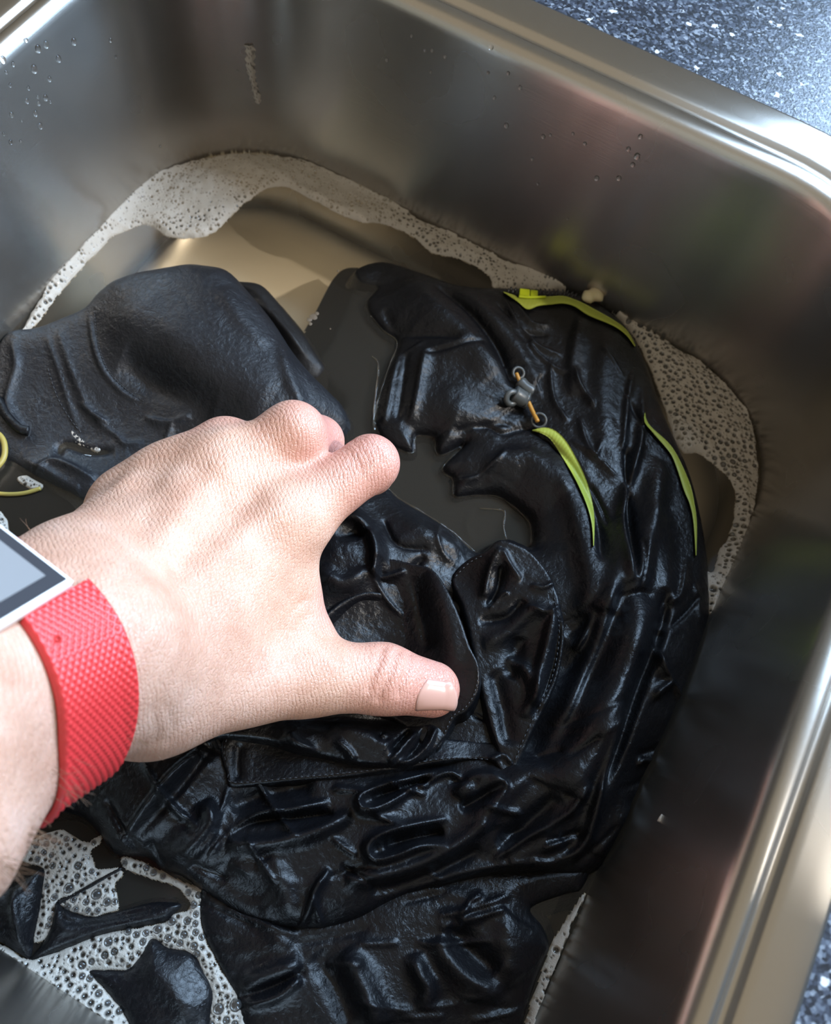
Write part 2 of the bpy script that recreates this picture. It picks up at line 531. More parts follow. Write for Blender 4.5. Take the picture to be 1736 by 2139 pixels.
# bowl: centre of the floor -> fillet -> wall -> up to the rim
FIL = 0.026
o_fl = inset_at(FLOOR_Z + FIL)
for o in (-0.17, -0.14, -0.11, -0.085, -0.065, -0.05):
    prof.append((o, FLOOR_Z - 0.002 * (-0.05 - o) / 0.12))
for i in range(9):
    a = math.pi / 2 * i / 8
    prof.append((o_fl - FIL + FIL * math.sin(a), FLOOR_Z + FIL - FIL * math.cos(a)))
for z in np.linspace(FLOOR_Z + FIL + 0.008, -0.012, 10):
    prof.append((inset_at(z), z))
bowl_loops = [rrect(o, z) for o, z in prof]
n = len(bowl_loops[0])
V = np.vstack(bowl_loops); F = [tuple(f) for f in grid_faces(len(bowl_loops), n, True)]
F.append(tuple(range(n))[::-1])
F = [f[::-1] for f in F]
me = mesh_np('bowl', V, F)
vattr(me, 'matte', np.clip((FLOOR_Z + 0.010 - V[:, 2]) / 0.009, 0, 1))
bowl = link('bowl', me, M_STEEL, sink)
rim_prof = [(-0.0013, -0.012, 0), (-0.0007, -0.0062, 0), (-0.0003, -0.0043, 0), (0.0005, -0.0025, 0), (0.0018, -0.0010, 0), (0.0034, -0.0002, 0), (0.0050, 0.0, 0),
            (0.0064, -0.0001, .25), (0.0072, -0.0008, .3), (0.0080, -0.0019, .35), (0.0090, -0.0022, .4), (0.0102, -0.0016, .45), (0.0110, -0.0004, .5), (0.0120, 0.0001, .6), (0.0145, 0.0002, .7),
            (0.0190, 0.0001, .8), (0.0250, -0.0001, 1), (0.0262, -0.0004, 1), (0.0268, -0.0012, 1), (0.0268, -0.0024, 1)]
loops = [rrect(o, z, lambda nx, ny, k=k: k * far_extra(nx, ny)) for o, z, k in rim_prof]
V = np.vstack(loops); F = grid_faces(len(loops), n, True)[:, ::-1]
rim = link('rim', mesh_np('rim', V, F), M_STEEL, sink)

# worktop with the cut-out, 40 mm slab
inner = rrect(0.022, -0.0022, far_extra)
R2 = rrect(0.022, -0.0022)
ctr = np.array([-W / 2, -DEP / 2])
dirs = inner[:, :2] - ctr
bx0, bx1, by0, by1 = -1.10, 0.95, -0.66, 0.52
tt = np.minimum(np.where(dirs[:, 0] > 0, (bx1 - ctr[0]) / np.maximum(dirs[:, 0], 1e-9), (bx0 - ctr[0]) / np.minimum(dirs[:, 0], -1e-9)),
                np.where(dirs[:, 1] > 0, (by1 - ctr[1]) / np.maximum(dirs[:, 1], 1e-9), (by0 - ctr[1]) / np.minimum(dirs[:, 1], -1e-9)))
outer = np.c_[ctr + dirs * tt[:, None], np.full(len(dirs), -0.0022)]
low = np.array([0, 0, -0.038])
V = np.vstack([inner + low, inner, outer, outer + low])
F = grid_faces(4, n, True)
wt = link('worktop', mesh_np('worktop', V, F, smooth=False), M_TOP, None, label='dark blue-grey speckled worktop around the steel sink', cat='worktop')

# back wall with the window opening (behind the worktop, out of frame)
def box(x0, x1, y0, y1, z0, z1):
    V = np.array([(x, y, z) for x in (x0, x1) for y in (y0, y1) for z in (z0, z1)])
    F = [(0, 1, 3, 2), (4, 6, 7, 5), (0, 4, 5, 1), (2, 3, 7, 6), (0, 2, 6, 4), (1, 5, 7, 3)]
    return V, F
wx0, wx1, wz0, wz1 = -0.10, 0.86, 0.20, 1.40
rx0, rx1, ry0, ry1, rz0, rz1 = -1.75, 1.75, -1.60, 0.52, -0.90, 1.90
V, F = join([box(rx0, wx0, 0.52, 0.66, rz0, rz1), box(wx1, rx1, 0.52, 0.66, rz0, rz1), box(wx0, wx1, 0.52, 0.66, rz0, wz0), box(wx0, wx1, 0.52, 0.66, wz1, rz1)])
link('wall_back', mesh_np('wall_back', V, F, smooth=False), M_WALL, kind='structure')
V, F = join([box(wx0, wx0 + .04, 0.53, 0.585, wz0, wz1), box(wx1 - .04, wx1, 0.53, 0.585, wz0, wz1), box(wx0 + .04, wx1 - .04, 0.53, 0.585, wz1 - .04, wz1)])
link('window_1', mesh_np('window_1', V, F, smooth=False), M_FRAME, kind='structure')
V, F = join([box(rx1, rx1 + .1, ry0, 0.24, rz0, rz1), box(rx1, rx1 + .1, 0.24, 0.52, rz0, 0.9), box(rx1, rx1 + .1, 0.52, 0.66, rz0, 2.2)])  # unseen wall; its tall gap is added to confine the sunbeam
link('wall_right', mesh_np('wall_right', V, F, smooth=False), M_DARKWALL, kind='structure')
for nm, b in (('wall_left', (rx0 - .1, rx0, ry0, ry1, rz0, 2.2)), ('wall_front', (rx0, rx1, ry0 - .1, ry0, rz0, 1.45)), ('floor', (rx0, rx1, ry0, ry1, rz0 - .05, rz0))):
    V, F = box(*b)
    link(nm, mesh_np(nm, V, F, smooth=False), M_BEIGE if nm == 'wall_front' else M_DARKWALL, kind='structure')

# ------------------------------------------------------------------ water
wl = rrect(inset_at(HW) + 0.0004, HW)
cen = np.array([[-W / 2, -DEP / 2, HW]])
rings = [cen + (wl - cen) * s for s in np.linspace(1, 0.04, 12)]
V = np.vstack(rings)
F = [tuple(f) for f in grid_faces(len(rings), n, True)] + [tuple(range((len(rings) - 1) * n, len(rings) * n))]
link('soapy_water', mesh_np('soapy_water', V, F), M_WATER, kind='stuff', label='cloudy beige soapy water filling the lower half of the sink', cat='water')

# ------------------------------------------------------------------ garment: layered height fields over the water
class RBF:
    def __init__(s, ctrl):
        c = np.array(ctrl, float)
        P = at_many(c[:, :2], HW + c[:, 2] * 1e-3)
        s.p = P[:, :2]; s.eps = 0.008
        K = np.sqrt(((s.p[:, None] - s.p[None]) ** 2).sum(-1) + s.eps ** 2)
        N = len(c)
        A = np.zeros((N + 1, N + 1)); A[:N, :N] = K; A[:N, N] = 1; A[N, :N] = 1
        s.w = np.linalg.solve(A + 1e-9 * np.eye(N + 1), np.r_[c[:, 2] * 1e-3, 0])
        s.lo, s.hi = c[:, 2].min() * 1e-3, c[:, 2].max() * 1e-3
    def __call__(s, X, Y):
        out = np.full(X.shape, s.w[-1])
        for (px, py), w in zip(s.p, s.w[:-1]):
            out = out + w * np.sqrt((X - px) ** 2 + (Y - py) ** 2 + s.eps ** 2)
        return np.clip(out, s.lo - 0.004, s.hi + 0.004)

PROF = {
    'round': lambda x: np.exp(-x * x),
    'sharp': lambda x: np.exp(-1.25 * np.abs(x)) ,
    'bell': lambda x: 1 / (1 + x * x) ** 1.5,
    'flat': lambda x: 1 / (1 + np.abs(x) ** 7),
}

def fold_field(X, Y, folds, base):
    """sum of ridges / creases; fold = (pixel points, height mm, left px, right px, profile)"""
    H = np.zeros_like(X)
    for pts, h, wl, wr, kind in folds:
        if kind == 'bell' or min(wl, wr) < 13: h, wl, wr = h * 1.2, wl * 0.8, wr * 0.8
        pts = np.array(pts, float)
        if pts.shape[1] == 2: pts = np.c_[pts, np.ones(len(pts))]
        S = smooth_line(pts, 4)
        hh = S[:, 2] * h * 1e-3 * np.clip(0.62 + (S[:, 1] - 900) / 900, 0.62, 1.0)
        t = np.linspace(0, 1, len(S))
        hh = hh * np.sin(np.clip(np.minimum(t, 1 - t) / 0.24, 0.0, 1) * np.pi / 2)
        z = np.zeros(len(S))
        for it in range(3):
            Q = at_many(S[:, :2], HW + z)
            z = base(Q[:, 0], Q[:, 1]) + hh
        Q = at_many(S[:, :2], HW + z)
        pxm = np.linalg.norm(Q - CAM, axis=1).mean() / FPX
        wl_, wr_ = wl * pxm, wr * pxm
        R = 4.0 * max(wl_, wr_)
        lo, hi = Q[:, :2].min(0) - R, Q[:, :2].max(0) + R
        m = (X > lo[0]) & (X < hi[0]) & (Y > lo[1]) & (Y < hi[1])
        if not m.any(): continue
        x, y = X[m], Y[m]
        bd = np.full(x.shape, 1e9); bs = np.zeros(x.shape); bh = np.zeros(x.shape)
        for i in range(len(Q) - 1):
            a, b = Q[i, :2], Q[i + 1, :2]
            e = b - a; LL = e @ e
            if LL < 1e-14: continue
            tt_ = np.clip(((x - a[0]) * e[0] + (y - a[1]) * e[1]) / LL, 0, 1)
            dx, dy = x - a[0] - tt_ * e[0], y - a[1] - tt_ * e[1]
            d = np.hypot(dx, dy)
            s = -(e[0] * (y - a[1]) - e[1] * (x - a[0]))      # >0: right-hand side as seen from above
            up = d < bd
            bd = np.where(up, d, bd); bs = np.where(up, s, bs); bh = np.where(up, hh[i] * (1 - tt_) + hh[i + 1] * tt_, bh)
        w = np.where(bs > 0, wr_, wl_)
        H[m] += bh * PROF[kind](bd / w)
    return H

class Layer:
    """height field inside a pixel outline; edge 'wet' sinks smoothly at the outline, 'free' is a cut cloth edge"""
    def __init__(s, outline, ctrl, folds, edge='wet', tau=5.0, step=0.9, noise=0.5, drop=None, floor=-12.0, smooth=True, flow=None, seed=1, thick=0.0, edge_h=0.0):
        s.base = RBF(ctrl); s.folds = folds; s.edge = edge; s.tau = tau * 1e-3; s.step = step * 1e-3
        s.noise = noise; s.floor = floor * 1e-3; s.seed = seed; s.flow = flow; s.edge_h = edge_h * 1e-3
        o = np.array(outline, float)
        if smooth: o = smooth_line(o, 4, True)
        if edge == 'free':
            z = np.zeros(len(o))
            for it in range(4):
                P = at_many(o[:, :2], HW + z); z = s.base(P[:, 0], P[:, 1])
            s.poly = at_many(o[:, :2], HW + z)
        else:
            s.poly = at_many(o[:, :2], HW + s.edge_h)
        s.drop = drop if drop else (2.2 if edge == 'wet' else 6.0)
    def h(s, X, Y):
        d = poly_sdf(X, Y, s.poly)
        b = s.base(X, Y)
        f = fold_field(X, Y, s.folds, s.base)
        nz = s.wrinkle(X, Y)
        if s.edge == 'wet':
            dpos = np.maximum(d, 0)
            k = 0.30 * (1 - np.exp(-dpos / 0.0009)) + 0.70 * (1 - np.exp(-dpos / (s.tau * 2.6)))
            hh = (b + f + nz) * k + s.edge_h * (1 - k)
            return np.where(d >= 0, hh, s.edge_h + s.drop * d), d
        hh = b + f + nz
        roll = 0.0006 * (1 - np.clip(d / 0.0012, 0, 1)) ** 2
        return np.where(d >= 0, hh - roll, hh - 0.0006 + s.drop * d), d
    def wrinkle(s, X, Y):
        if s.noise == 0: return np.zeros_like(X)
        sx, sy = X, Y
        if s.flow == 'ring':
            c = at(985, 1120, HW + 0.01)
            r = np.hypot(X - c[0], Y - c[1]); a = np.arctan2(Y - c[1], X - c[0])
            wob = vnoise(X * 30, Y * 30, s.seed + 5) * 0.012
            u, v = (r + wob) * 85, a * 3.2
        else:
            fx = s.flow if s.flow else (0.0,)
            ca, sa = math.cos(fx[0]), math.sin(fx[0])
            wob = vnoise(X * 28, Y * 28, s.seed + 5) * 0.014
            u, v = (X * -sa + Y * ca + wob) * 85, (X * ca + Y * sa) * 22
        n1 = 1 - 2.2 * np.abs(vnoise(u, v, s.seed))
        n2 = vnoise(u * 2.3 + 3, v * 2.6, s.seed + 1)
        n3 = vnoise(X * 190, Y * 190, s.seed + 2)
        amp = (0.5 + 0.9 * np.clip(vnoise(X * 22, Y * 22, s.seed + 9) + 0.3, 0, 1)) * np.clip(0.45 - (Y + 0.17) * 4, 0.45, 1.0)
        return s.noise * 1e-3 * ((n1 - 0.5) * 1.5 + n2 * 0.9) * amp + s.noise * 0.16e-3 * n3
    def build(s, name, m, parent, clip=None, **kw):
        lo, hi = s.poly[:, :2].min(0) - 0.012, s.poly[:, :2].max(0) + 0.012
        lo = np.maximum(lo, [-W + 0.0125, -DEP + 0.0125]); hi = np.minimum(hi, [-0.0122, -0.0122])
        xs = np.arange(lo[0], hi[0] + s.step, s.step); ys = np.arange(lo[1], hi[1] + s.step, s.step)
        Y, X = np.meshgrid(ys, xs)
        H, d = s.h(X, Y)
        keep_v = H > s.floor
        if clip is not None:
            C = clip(X, Y)
            keep_v &= H > C - 0.003
            H = np.maximum(H, C - 0.004)
        H = np.maximum(H, s.floor - 0.002)
        # stay inside the rounded basin
        q = np.abs(np.stack([X + W / 2, Y + DEP / 2])) - np.array([W / 2 - RAD, DEP / 2 - RAD])[:, None, None]
        sd_ = np.hypot(np.maximum(q[0], 0), np.maximum(q[1], 0)) + np.minimum(np.maximum(q[0], q[1]), 0) - RAD
        keep_v &= sd_ < -INS - 0.0006
        nX, nY = X.shape
        fq = grid_faces(nX, nY)
        kv = keep_v.ravel()
        fq = fq[kv[fq].any(1) & (sd_.ravel()[fq] < -INS).all(1)]
        used = np.zeros(nX * nY, bool); used[fq.ravel()] = True
        idx = np.cumsum(used) - 1
        V = np.c_[X.ravel(), Y.ravel(), HW + H.ravel()][used]
        o = link(name, mesh_np(name, V, idx[fq][:, ::-1]), m, parent, **kw)
        return o

garment = thing('black_rain_jacket', 'wet black rain jacket with lime zip tapes soaking crumpled in the sink', 'jacket', tuple(at(1000, 1300, HW)))

BODY = [(745, 563), (800, 547), (870, 568), (960, 600), (1060, 606), (1140, 612), (1215, 622), (1262, 650), (1310, 694), (1350, 772), (1376, 850), (1400, 905), (1442, 1000), (1468, 1110), (1478, 1200),
        (1480, 1300), (1472, 1400), (1448, 1510), (1408, 1600), (1335, 1715), (1268, 1800), (1215, 1830), (1120, 1830), (1000, 1840), (850, 1875), (750, 1925), (680, 1945), (600, 1945), (540, 1930), (480, 1900), (425, 1862),
        (380, 1830), (338, 1815), (310, 1790), (250, 1786), (228, 1770), (205, 1735), (172, 1706), (120, 1690), (60, 1640), (100, 1500), (300, 1300), (480, 1150), (640, 1030), (735, 990),
        (808, 1020), (833, 1042), (898, 1081), (950, 1117), (992, 1155), (1017, 1142), (1060, 1128), (1104, 1146), (1109, 1100), (1092, 1075), (1043, 1039), (990, 1036), (950, 1038), (947, 1002), (931, 991), (926, 974),
        (967, 933), (924, 952), (911, 942), (906, 916), (869, 913), (863, 946), (838, 942), (814, 930), (794, 910), (783, 880), (792, 830), (812, 770), (832, 715), (800, 690), (775, 660), (768, 630), (790, 600), (755, 590)]
BODY_H = [(800, 590, 3), (870, 640, 9), (1000, 690, 10), (1150, 690, 9), (1250, 730, 12), (1320, 800, 12), (1250, 900, 13), (1380, 1000, 10), (1420, 1150, 11), (1440, 1300, 14), (900, 750, 9), (950, 850, 13), (850, 850, 7), (1080, 860, 6),
          (1000, 990, 8), (1060, 980, 11), (1150, 1060, 13), (1210, 1180, 17), (1330, 1200, 22), (1330, 1350, 25), (1260, 1500, 26), (1170, 1650, 24), (1420, 1420, 15), (1350, 1600, 11), (1270, 1740, 12), (1180, 1400, 12),
          (1120, 1560, 12), (1130, 1250, 15), (1060, 1400, 15), (1020, 1250, 11), (950, 1170, 10), (880, 1120, 14), (830, 1070, 7), (760, 1200, 17), (700, 1130, 19), (720, 1280, 12), (800, 1300, 9), (900, 1400, 12), (1000, 1520, 12),
          (560, 1580, 12), (750, 1580, 12), (900, 1590, 10), (1000, 1640, 17), (650, 1660, 14), (800, 1720, 17), (930, 1750, 18), (600, 1760, 15), (450, 1650, 14), (330, 1620, 20), (300, 1720, 17), (400, 1760, 15), (550, 1850, 13),
          (650, 1920, 14), (800, 1860, 15), (1000, 1810, 15), (1150, 1790, 14), (300, 1300, 10), (450, 1300, 10), (550, 1450, 12), (150, 1600, 12)]
BODY_F = [
    # right flank, long folds running round the garment
    ([(1283, 680), (1262, 790), (1268, 900), (1300, 1010)], 4, 34, 26, 'round'),
    ([(1328, 765), (1314, 825), (1306, 900), (1300, 948)], 3.5, 10, 10, 'bell'),
    ([(1345, 790), (1345, 900), (1322, 990), (1303, 1080), (1312, 1160), (1318, 1225)], 6, 12, 15, 'bell'),
    ([(1304, 930), (1302, 1000), (1308, 1080), (1314, 1150), (1316, 1225)], -5, 10, 8, 'bell'),
    ([(1385, 960), (1372, 1060), (1352, 1160), (1330, 1240)], 8, 20, 30, 'round'),
    ([(1335, 1230), (1300, 1320), (1265, 1420), (1232, 1510), (1195, 1590), (1158, 1650)], 9, 52, 50, 'flat'),
    ([(1300, 1220), (1262, 1330), (1225, 1420), (1185, 1510), (1120, 1620)], -7, 22, 16, 'round'),
    ([(1390, 1230), (1372, 1330), (1330, 1440), (1296, 1540), (1250, 1660)], -6, 12, 20, 'round'),
    ([(1300, 1470), (1284, 1550), (1262, 1640), (1246, 1710), (1220, 1775), (1150, 1802), (1050, 1808), (950, 1832), (860, 1862)], 7, 15, 17, 'bell'),
    ([(1150, 940), (1196, 1040), (1222, 1140), (1236, 1220), (1222, 1290)], 6, 50, 18, 'round'),
    ([(1130, 905), (1200, 990), (1243, 1090), (1250, 1180)], -4, 14, 12, 'bell'),
    ([(1238, 1280), (1226, 1320), (1200, 1360)], 3, 8, 8, 'bell'),
    ([(1280, 1080), (1290, 1170), (1270, 1240), (1236, 1280)], 3.5, 20, 16, 'round'),
    ([(1180, 1330), (1215, 1310), (1226, 1350), (1180, 1420)], -3, 14, 14, 'round'),
    ([(1385, 1060), (1390, 1160), (1400, 1260)], 3, 22, 22, 'round'),
    ([(1438, 1160), (1425, 1240), (1395, 1260), (1390, 1320)], 2.2, 9, 9, 'bell'),
    ([(1372, 1320), (1394, 1390), (1408, 1420), (1385, 1440), (1370, 1460)], 4, 10, 13, 'bell'),
    ([(1408, 1418), (1436, 1460), (1446, 1500)], 3, 8, 8, 'bell'),
    ([(1336, 1600), (1350, 1586), (1380, 1588), (1408, 1582)], 2.5, 6, 6, 'bell'),
    ([(1255, 1790), (1290, 1740), (1330, 1690)], 4, 22, 16, 'round'),
    ([(1180, 1750), (1130, 1775), (1060, 1800)], 4, 22, 20, 'round'),
    # top: sleeve-like roll and creases
    ([(845, 575), (930, 650), (1010, 730), (1058, 800), (1078, 850)], 7, 30, 52, 'round'),
    ([(905, 590), (985, 665), (1040, 740), (1066, 820)], -6, 13, 12, 'bell'),
    ([(960, 598), (1060, 690), (1112, 775), (1124, 800)], 5, 20, 26, 'round'),
    ([(1035, 630), (1070, 670), (1100, 700), (1145, 702)], -2.6, 6, 6, 'bell'),
    ([(1055, 622), (1085, 672), (1108, 700), (1130, 722), (1178, 742)], 3.2, 6, 8, 'bell'),
    ([(1072, 616), (1110, 668), (1150, 676)], 2.5, 6, 10, 'bell'),
    ([(1105, 712), (1122, 735), (1160, 765), (1188, 776)], 2.4, 6, 6, 'bell'),
    ([(1216, 655), (1204, 700), (1196, 760), (1200, 830)], 3.5, 28, 12, 'round'),
    ([(1200, 770), (1210, 800), (1232, 830), (1242, 850)], 3.6, 7, 7, 'bell'),
    ([(1150, 760), (1158, 830), (1190, 880)], 2.5, 7, 9, 'bell'),
    ([(1210, 870), (1225, 920), (1244, 950), (1256, 920)], 2.6, 9, 7, 'bell'),
    ([(860, 720), (900, 730), (990, 730), (1040, 790)], 4, 18, 50, 'round'),
    ([(890, 728), (880, 760), (868, 830), (855, 880)], 4.5, 20, 9, 'bell'),
    ([(838, 718), (822, 770), (812, 830), (800, 880)], 4, 8, 10, 'bell'),
    ([(852, 730), (842, 800), (830, 880)], -3, 9, 9, 'bell'),
    ([(800, 640), (830, 690), (900, 705), (960, 715)], -4, 14, 12, 'bell'),
    ([(880, 745), (950, 735), (1010, 720)], -3, 8, 8, 'bell'),
    ([(1010, 985), (1080, 945), (1128, 960), (1172, 1040)], 5, 22, 40, 'round'),
    ([(938, 985), (985, 992), (1030, 965), (1060, 935)], 3, 7, 9, 'bell'),
    ([(993, 890), (1020, 892), (1048, 908), (1082, 900), (1120, 892)], -4, 8, 8, 'bell'),
    ([(955, 1045), (1040, 1048), (1088, 1082), (1108, 1140)], 3.0, 9, 9, 'bell'),
    # middle bulge under the index finger, strip towards the pool
    ([(795, 1025), (850, 1075), (930, 1120), (970, 1140)], 5, 22, 30, 'round'),
    ([(690, 1080), (740, 1075), (775, 1110), (785, 1160), (780, 1210)], 7, 26, 10, 'round'),
    ([(665, 1190), (720, 1215), (770, 1185)], 4.5, 16, 22, 'round'),
    ([(700, 1125), (745, 1115), (770, 1120)], -4, 14, 16, 'round'),
    ([(795, 1170), (800, 1210), (850, 1200), (890, 1160)], -3.5, 10, 12, 'bell'),
    ([(800, 1085), (830, 1140), (900, 1150)], -2.5, 8, 8, 'bell'),
    # fabric below the thumb and along the bottom
    ([(430, 1555), (370, 1600), (300, 1680), (236, 1764)], 7, 38, 12, 'round'),
    ([(450, 1560), (400, 1620), (330, 1700), (262, 1765)], -6, 14, 18, 'round'),
    ([(432, 1668), (440, 1715), (400, 1765), (345, 1812)], 6, 12, 36, 'round'),
    ([(310, 1750), (330, 1790), (342, 1812)], -4, 8, 8, 'bell'),
    ([(455, 1730), (420, 1772), (362, 1815)], 3.5, 7, 7, 'bell'),
    ([(478, 1640), (462, 1690), (446, 1730)], 1.6, 5, 5, 'bell'),
    ([(430, 1790), (480, 1735), (540, 1698), (610, 1688), (690, 1672)], 5, 9, 11, 'bell'),
    ([(470, 1762), (560, 1760), (660, 1735), (740, 1695)], 6, 14, 15, 'round'),
    ([(450, 1775), (520, 1722), (620, 1710), (700, 1700)], -5, 9, 9, 'bell'),
    ([(935, 1606), (860, 1624), (790, 1642), (752, 1662), (756, 1688), (790, 1686), (840, 1660), (880, 1632)], 6.5, 9, 9, 'bell'),
    ([(900, 1630), (830, 1650), (775, 1668)], -4, 8, 8, 'bell'),
    ([(868, 1634), (885, 1640), (905, 1625), (940, 1612), (966, 1624)], 3.5, 8, 8, 'bell'),
    ([(950, 1665), (985, 1625), (1030, 1618), (1060, 1650)], 5, 12, 34, 'round'),
    ([(960, 1690), (1000, 1670), (1050, 1640)], -4, 10, 14, 'round'),
    ([(940, 1708), (860, 1722), (795, 1742), (768, 1768), (784, 1794), (830, 1785), (880, 1766), (935, 1766)], 7.5, 10, 10, 'bell'),
    ([(930, 1738), (860, 1752), (800, 1768)], -5, 10, 10, 'bell'),
    ([(1020, 1722), (950, 1770), (880, 1806), (790, 1832), (720, 1835)], 7, 14, 18, 'round'),
    ([(1010, 1770), (930, 1810), (850, 1840), (770, 1862)], -4, 14, 12, 'round'),
    ([(1130, 1590), (1060, 1650), (1020, 1700), (1015, 1740)], 5, 22, 30, 'round'),
    ([(1230, 1640), (1190, 1700), (1110, 1745), (1030, 1800)], 5, 10, 12, 'bell'),
    ([(1170, 1660), (1100, 1720), (1040, 1770)], -5, 16, 16, 'round'),
    ([(690, 1815), (660, 1855), (640, 1910), (618, 1944)], 6.5, 9, 8, 'bell'),
    ([(652, 1870), (664, 1910), (674, 1946)], 3.5, 8, 8, 'bell'),
    ([(560, 1785), (590, 1850), (612, 1930)], 3, 22, 22, 'round'),
    ([(450, 1800), (480, 1850), (560, 1890)], -3, 24, 24, 'round'),
    ([(660, 1640), (560, 1660), (480, 1690)], -4, 18, 18, 'round'),
]
def fine_creases(n, seed, region, c=(985, 1130), hmin=1.0, hmax=2.6):
    rg = np.random.default_rng(seed); out = []
    while len(out) < n:
        x, y = rg.uniform(region[0], region[2]), rg.uniform(region[1], region[3])
        if poly_sdf(np.array([x]), np.array([y]), np.array(region[4], float))[0] < 12: continue
        dx, dy = x - c[0], y - c[1]
        r = math.hypot(dx, dy); a = math.atan2(dy, dx) ; Ls = rg.uniform(0.10, 0.34) * 260 / max(r, 90); b = rg.normal(0, 0.25)
        pts = [(c[0] + (r + b * r * Ls * t) * math.cos(a + Ls * t), c[1] + (r + b * r * Ls * t) * math.sin(a + Ls * t)) for t in (-1, -.4, .3, 1)]
        w = rg.uniform(5, 10)
        out.append((pts, rg.choice([-1, 1]) * rg.uniform(hmin, hmax), w * rg.uniform(.7, 1.3), w * rg.uniform(.7, 1.3), 'bell'))
    return out
BODY_F += fine_creases(22, 5, (740, 560, 1480, 1340, BODY)) + fine_creases(34, 6, (200, 1500, 1400, 1930, BODY))
body = Layer(BODY, BODY_H, BODY_F, tau=2.6, step=0.75, noise=0.6, flow='ring', seed=3)
body.build('body_panel', M_FAB, garment)
def body_h(X, Y): return body.h(X, Y)[0]

# lower back part, just above the water in front
LOW = [(425, 1850), (520, 1880), (680, 1900), (850, 1830), (1000, 1800), (1215, 1800), (1216, 1855), (1180, 1868), (1108, 1897), (1133, 1935), (1147, 1977), (1133, 2012), (1112, 2070), (1090, 2145), (1070, 2260), (760, 2330), (520, 2260), (505, 2140),
       (492, 2078), (452, 2005), (421, 1930)]
LOW_H = [(480, 1950, 4), (620, 1980, 6), (760, 1950, 7), (900, 1930, 7), (1050, 1880, 8), (1100, 2000, 8), (960, 2040, 7), (800, 2080, 7), (650, 2080, 5), (560, 2130, 4), (1040, 2120, 5), (900, 2150, 5), (1180, 1840, 6)]
LOW_F = [
    ([(715, 1985), (745, 2040), (770, 2095), (800, 2150)], 6, 26, 20, 'round'),
    ([(655, 1990), (700, 2060), (740, 2150)], -3.5, 30, 20, 'round'),
    ([(905, 1960), (945, 2012), (985, 2050), (1050, 2078)], 5.5, 18, 22, 'round'),
    ([(935, 1930), (985, 1990), (1040, 2030)], -4, 22, 16, 'round'),
    ([(1075, 1905), (1062, 1980), (1080, 2060)], 4, 50, 30, 'round'),
    ([(860, 1990), (880, 2040), (895, 2070), (880, 2110)], 5, 18, 14, 'round'),
    ([(500, 2066), (560, 2035), (632, 2012)], 4.5, 18, 16, 'round'),
    ([(505, 2105), (580, 2082), (630, 2040)], 4, 10, 12, 'bell'),
    ([(495, 2085), (570, 2060), (640, 2025)], -3, 7, 7, 'bell'),
    ([(955, 1925), (985, 1882), (1012, 1868)], 2.4, 7, 7, 'bell'),
    ([(960, 1924), (1010, 1912), (1060, 1898)], 2.4, 8, 7, 'bell'),
    ([(520, 1890), (560, 1930), (600, 1990)], 2, 16, 16, 'round'),
]
LOW_F += fine_creases(22, 7, (430, 1850, 1200, 2250, LOW), c=(800, 1000), hmin=.8, hmax=2)
low_l = Layer(LOW, LOW_H, LOW_F, tau=2.5, step=0.8, noise=0.6, seed=11, flow=(0.3,))
low_l.build('lower_panel', M_FAB, garment)

# sleeve on the left
SLV = [(18, 700), (80, 690), (135, 672), (180, 655), (204, 632), (240, 609), (290, 596), (345, 590), (400, 584), (440, 588), (490, 600), (530, 640), (580, 700), (620, 760), (655, 800), (690, 830), (722, 862), (722, 910), (600, 970), (300, 1010), (240, 1040), (190, 1050), (150, 1030), (110, 1012), (60, 985), (20, 962), (-40, 950),
       (-60, 860), (-20, 760)]
SLV_H = [(60, 740, 7), (120, 720, 9), (110, 820, 4), (60, 860, 3), (200, 690, 12), (180, 780, 8), (200, 860, 3), (260, 660, 20), (340, 640, 24), (440, 640, 27), (520, 690, 26), (600, 780, 24), (470, 760, 24), (360, 720, 22), (330, 790, 11), (420, 850, 12), (540, 840, 22),
         (650, 850, 18), (300, 860, 4), (260, 920, 2.0), (180, 930, 1.0), (330, 930, 3), (430, 890, 7), (100, 930, 1.5), (40, 920, 2), (90, 985, 5), (150, 1000, 6), (230, 1010, 4), (700, 880, 10), (560, 900, 20), (0, 800, 4)]
SLV_F = [
    ([(184, 652), (192, 710), (212, 770), (250, 815), (290, 840)], 1.6, 7, 4, 'flat'),
    ([(255, 745), (310, 795), (380, 828), (450, 850)], -7, 22, 26, 'round'),
    ([(240, 640), (330, 710), (450, 790), (560, 850)], 4, 60, 46, 'round'),
    ([(590, 690), (600, 760), (625, 830), (640, 880)], 4, 16, 14, 'round'),
    ([(470, 590), (490, 640), (560, 720)], 2.5, 20, 20, 'round'),
    ([(92, 690), (120, 770), (142, 840), (165, 900)], 1.4, 9, 7, 'bell'),
    ([(118, 680), (150, 780), (190, 860), (240, 890)], 1.8, 14, 10, 'bell'),
    ([(165, 840), (200, 870), (225, 880)], 1.8, 6, 6, 'bell'),
    ([(200, 880), (240, 905), (262, 925), (300, 920)], 1.8, 6, 8, 'bell'),
    ([(360, 880), (345, 920), (330, 960)], 2.6, 9, 9, 'bell'),
    ([(300, 870), (350, 880), (400, 860)], 2.4, 9, 9, 'bell'),
    ([(20, 700), (30, 760), (12, 830), (30, 880), (62, 905)], 3.5, 12, 10, 'bell'),
    ([(50, 960), (90, 975), (130, 1000), (165, 1020)], 4, 12, 10, 'bell'),
    ([(60, 985), (100, 955), (150, 970), (200, 1000)], 3.5, 9, 12, 'bell'),
    ([(120, 960), (140, 935), (190, 950), (240, 945)], -4, 10, 10, 'round'),
]
slv = Layer(SLV, SLV_H, SLV_F, tau=2.2, step=0.8, noise=0.34, seed=21, flow=(2.5,))
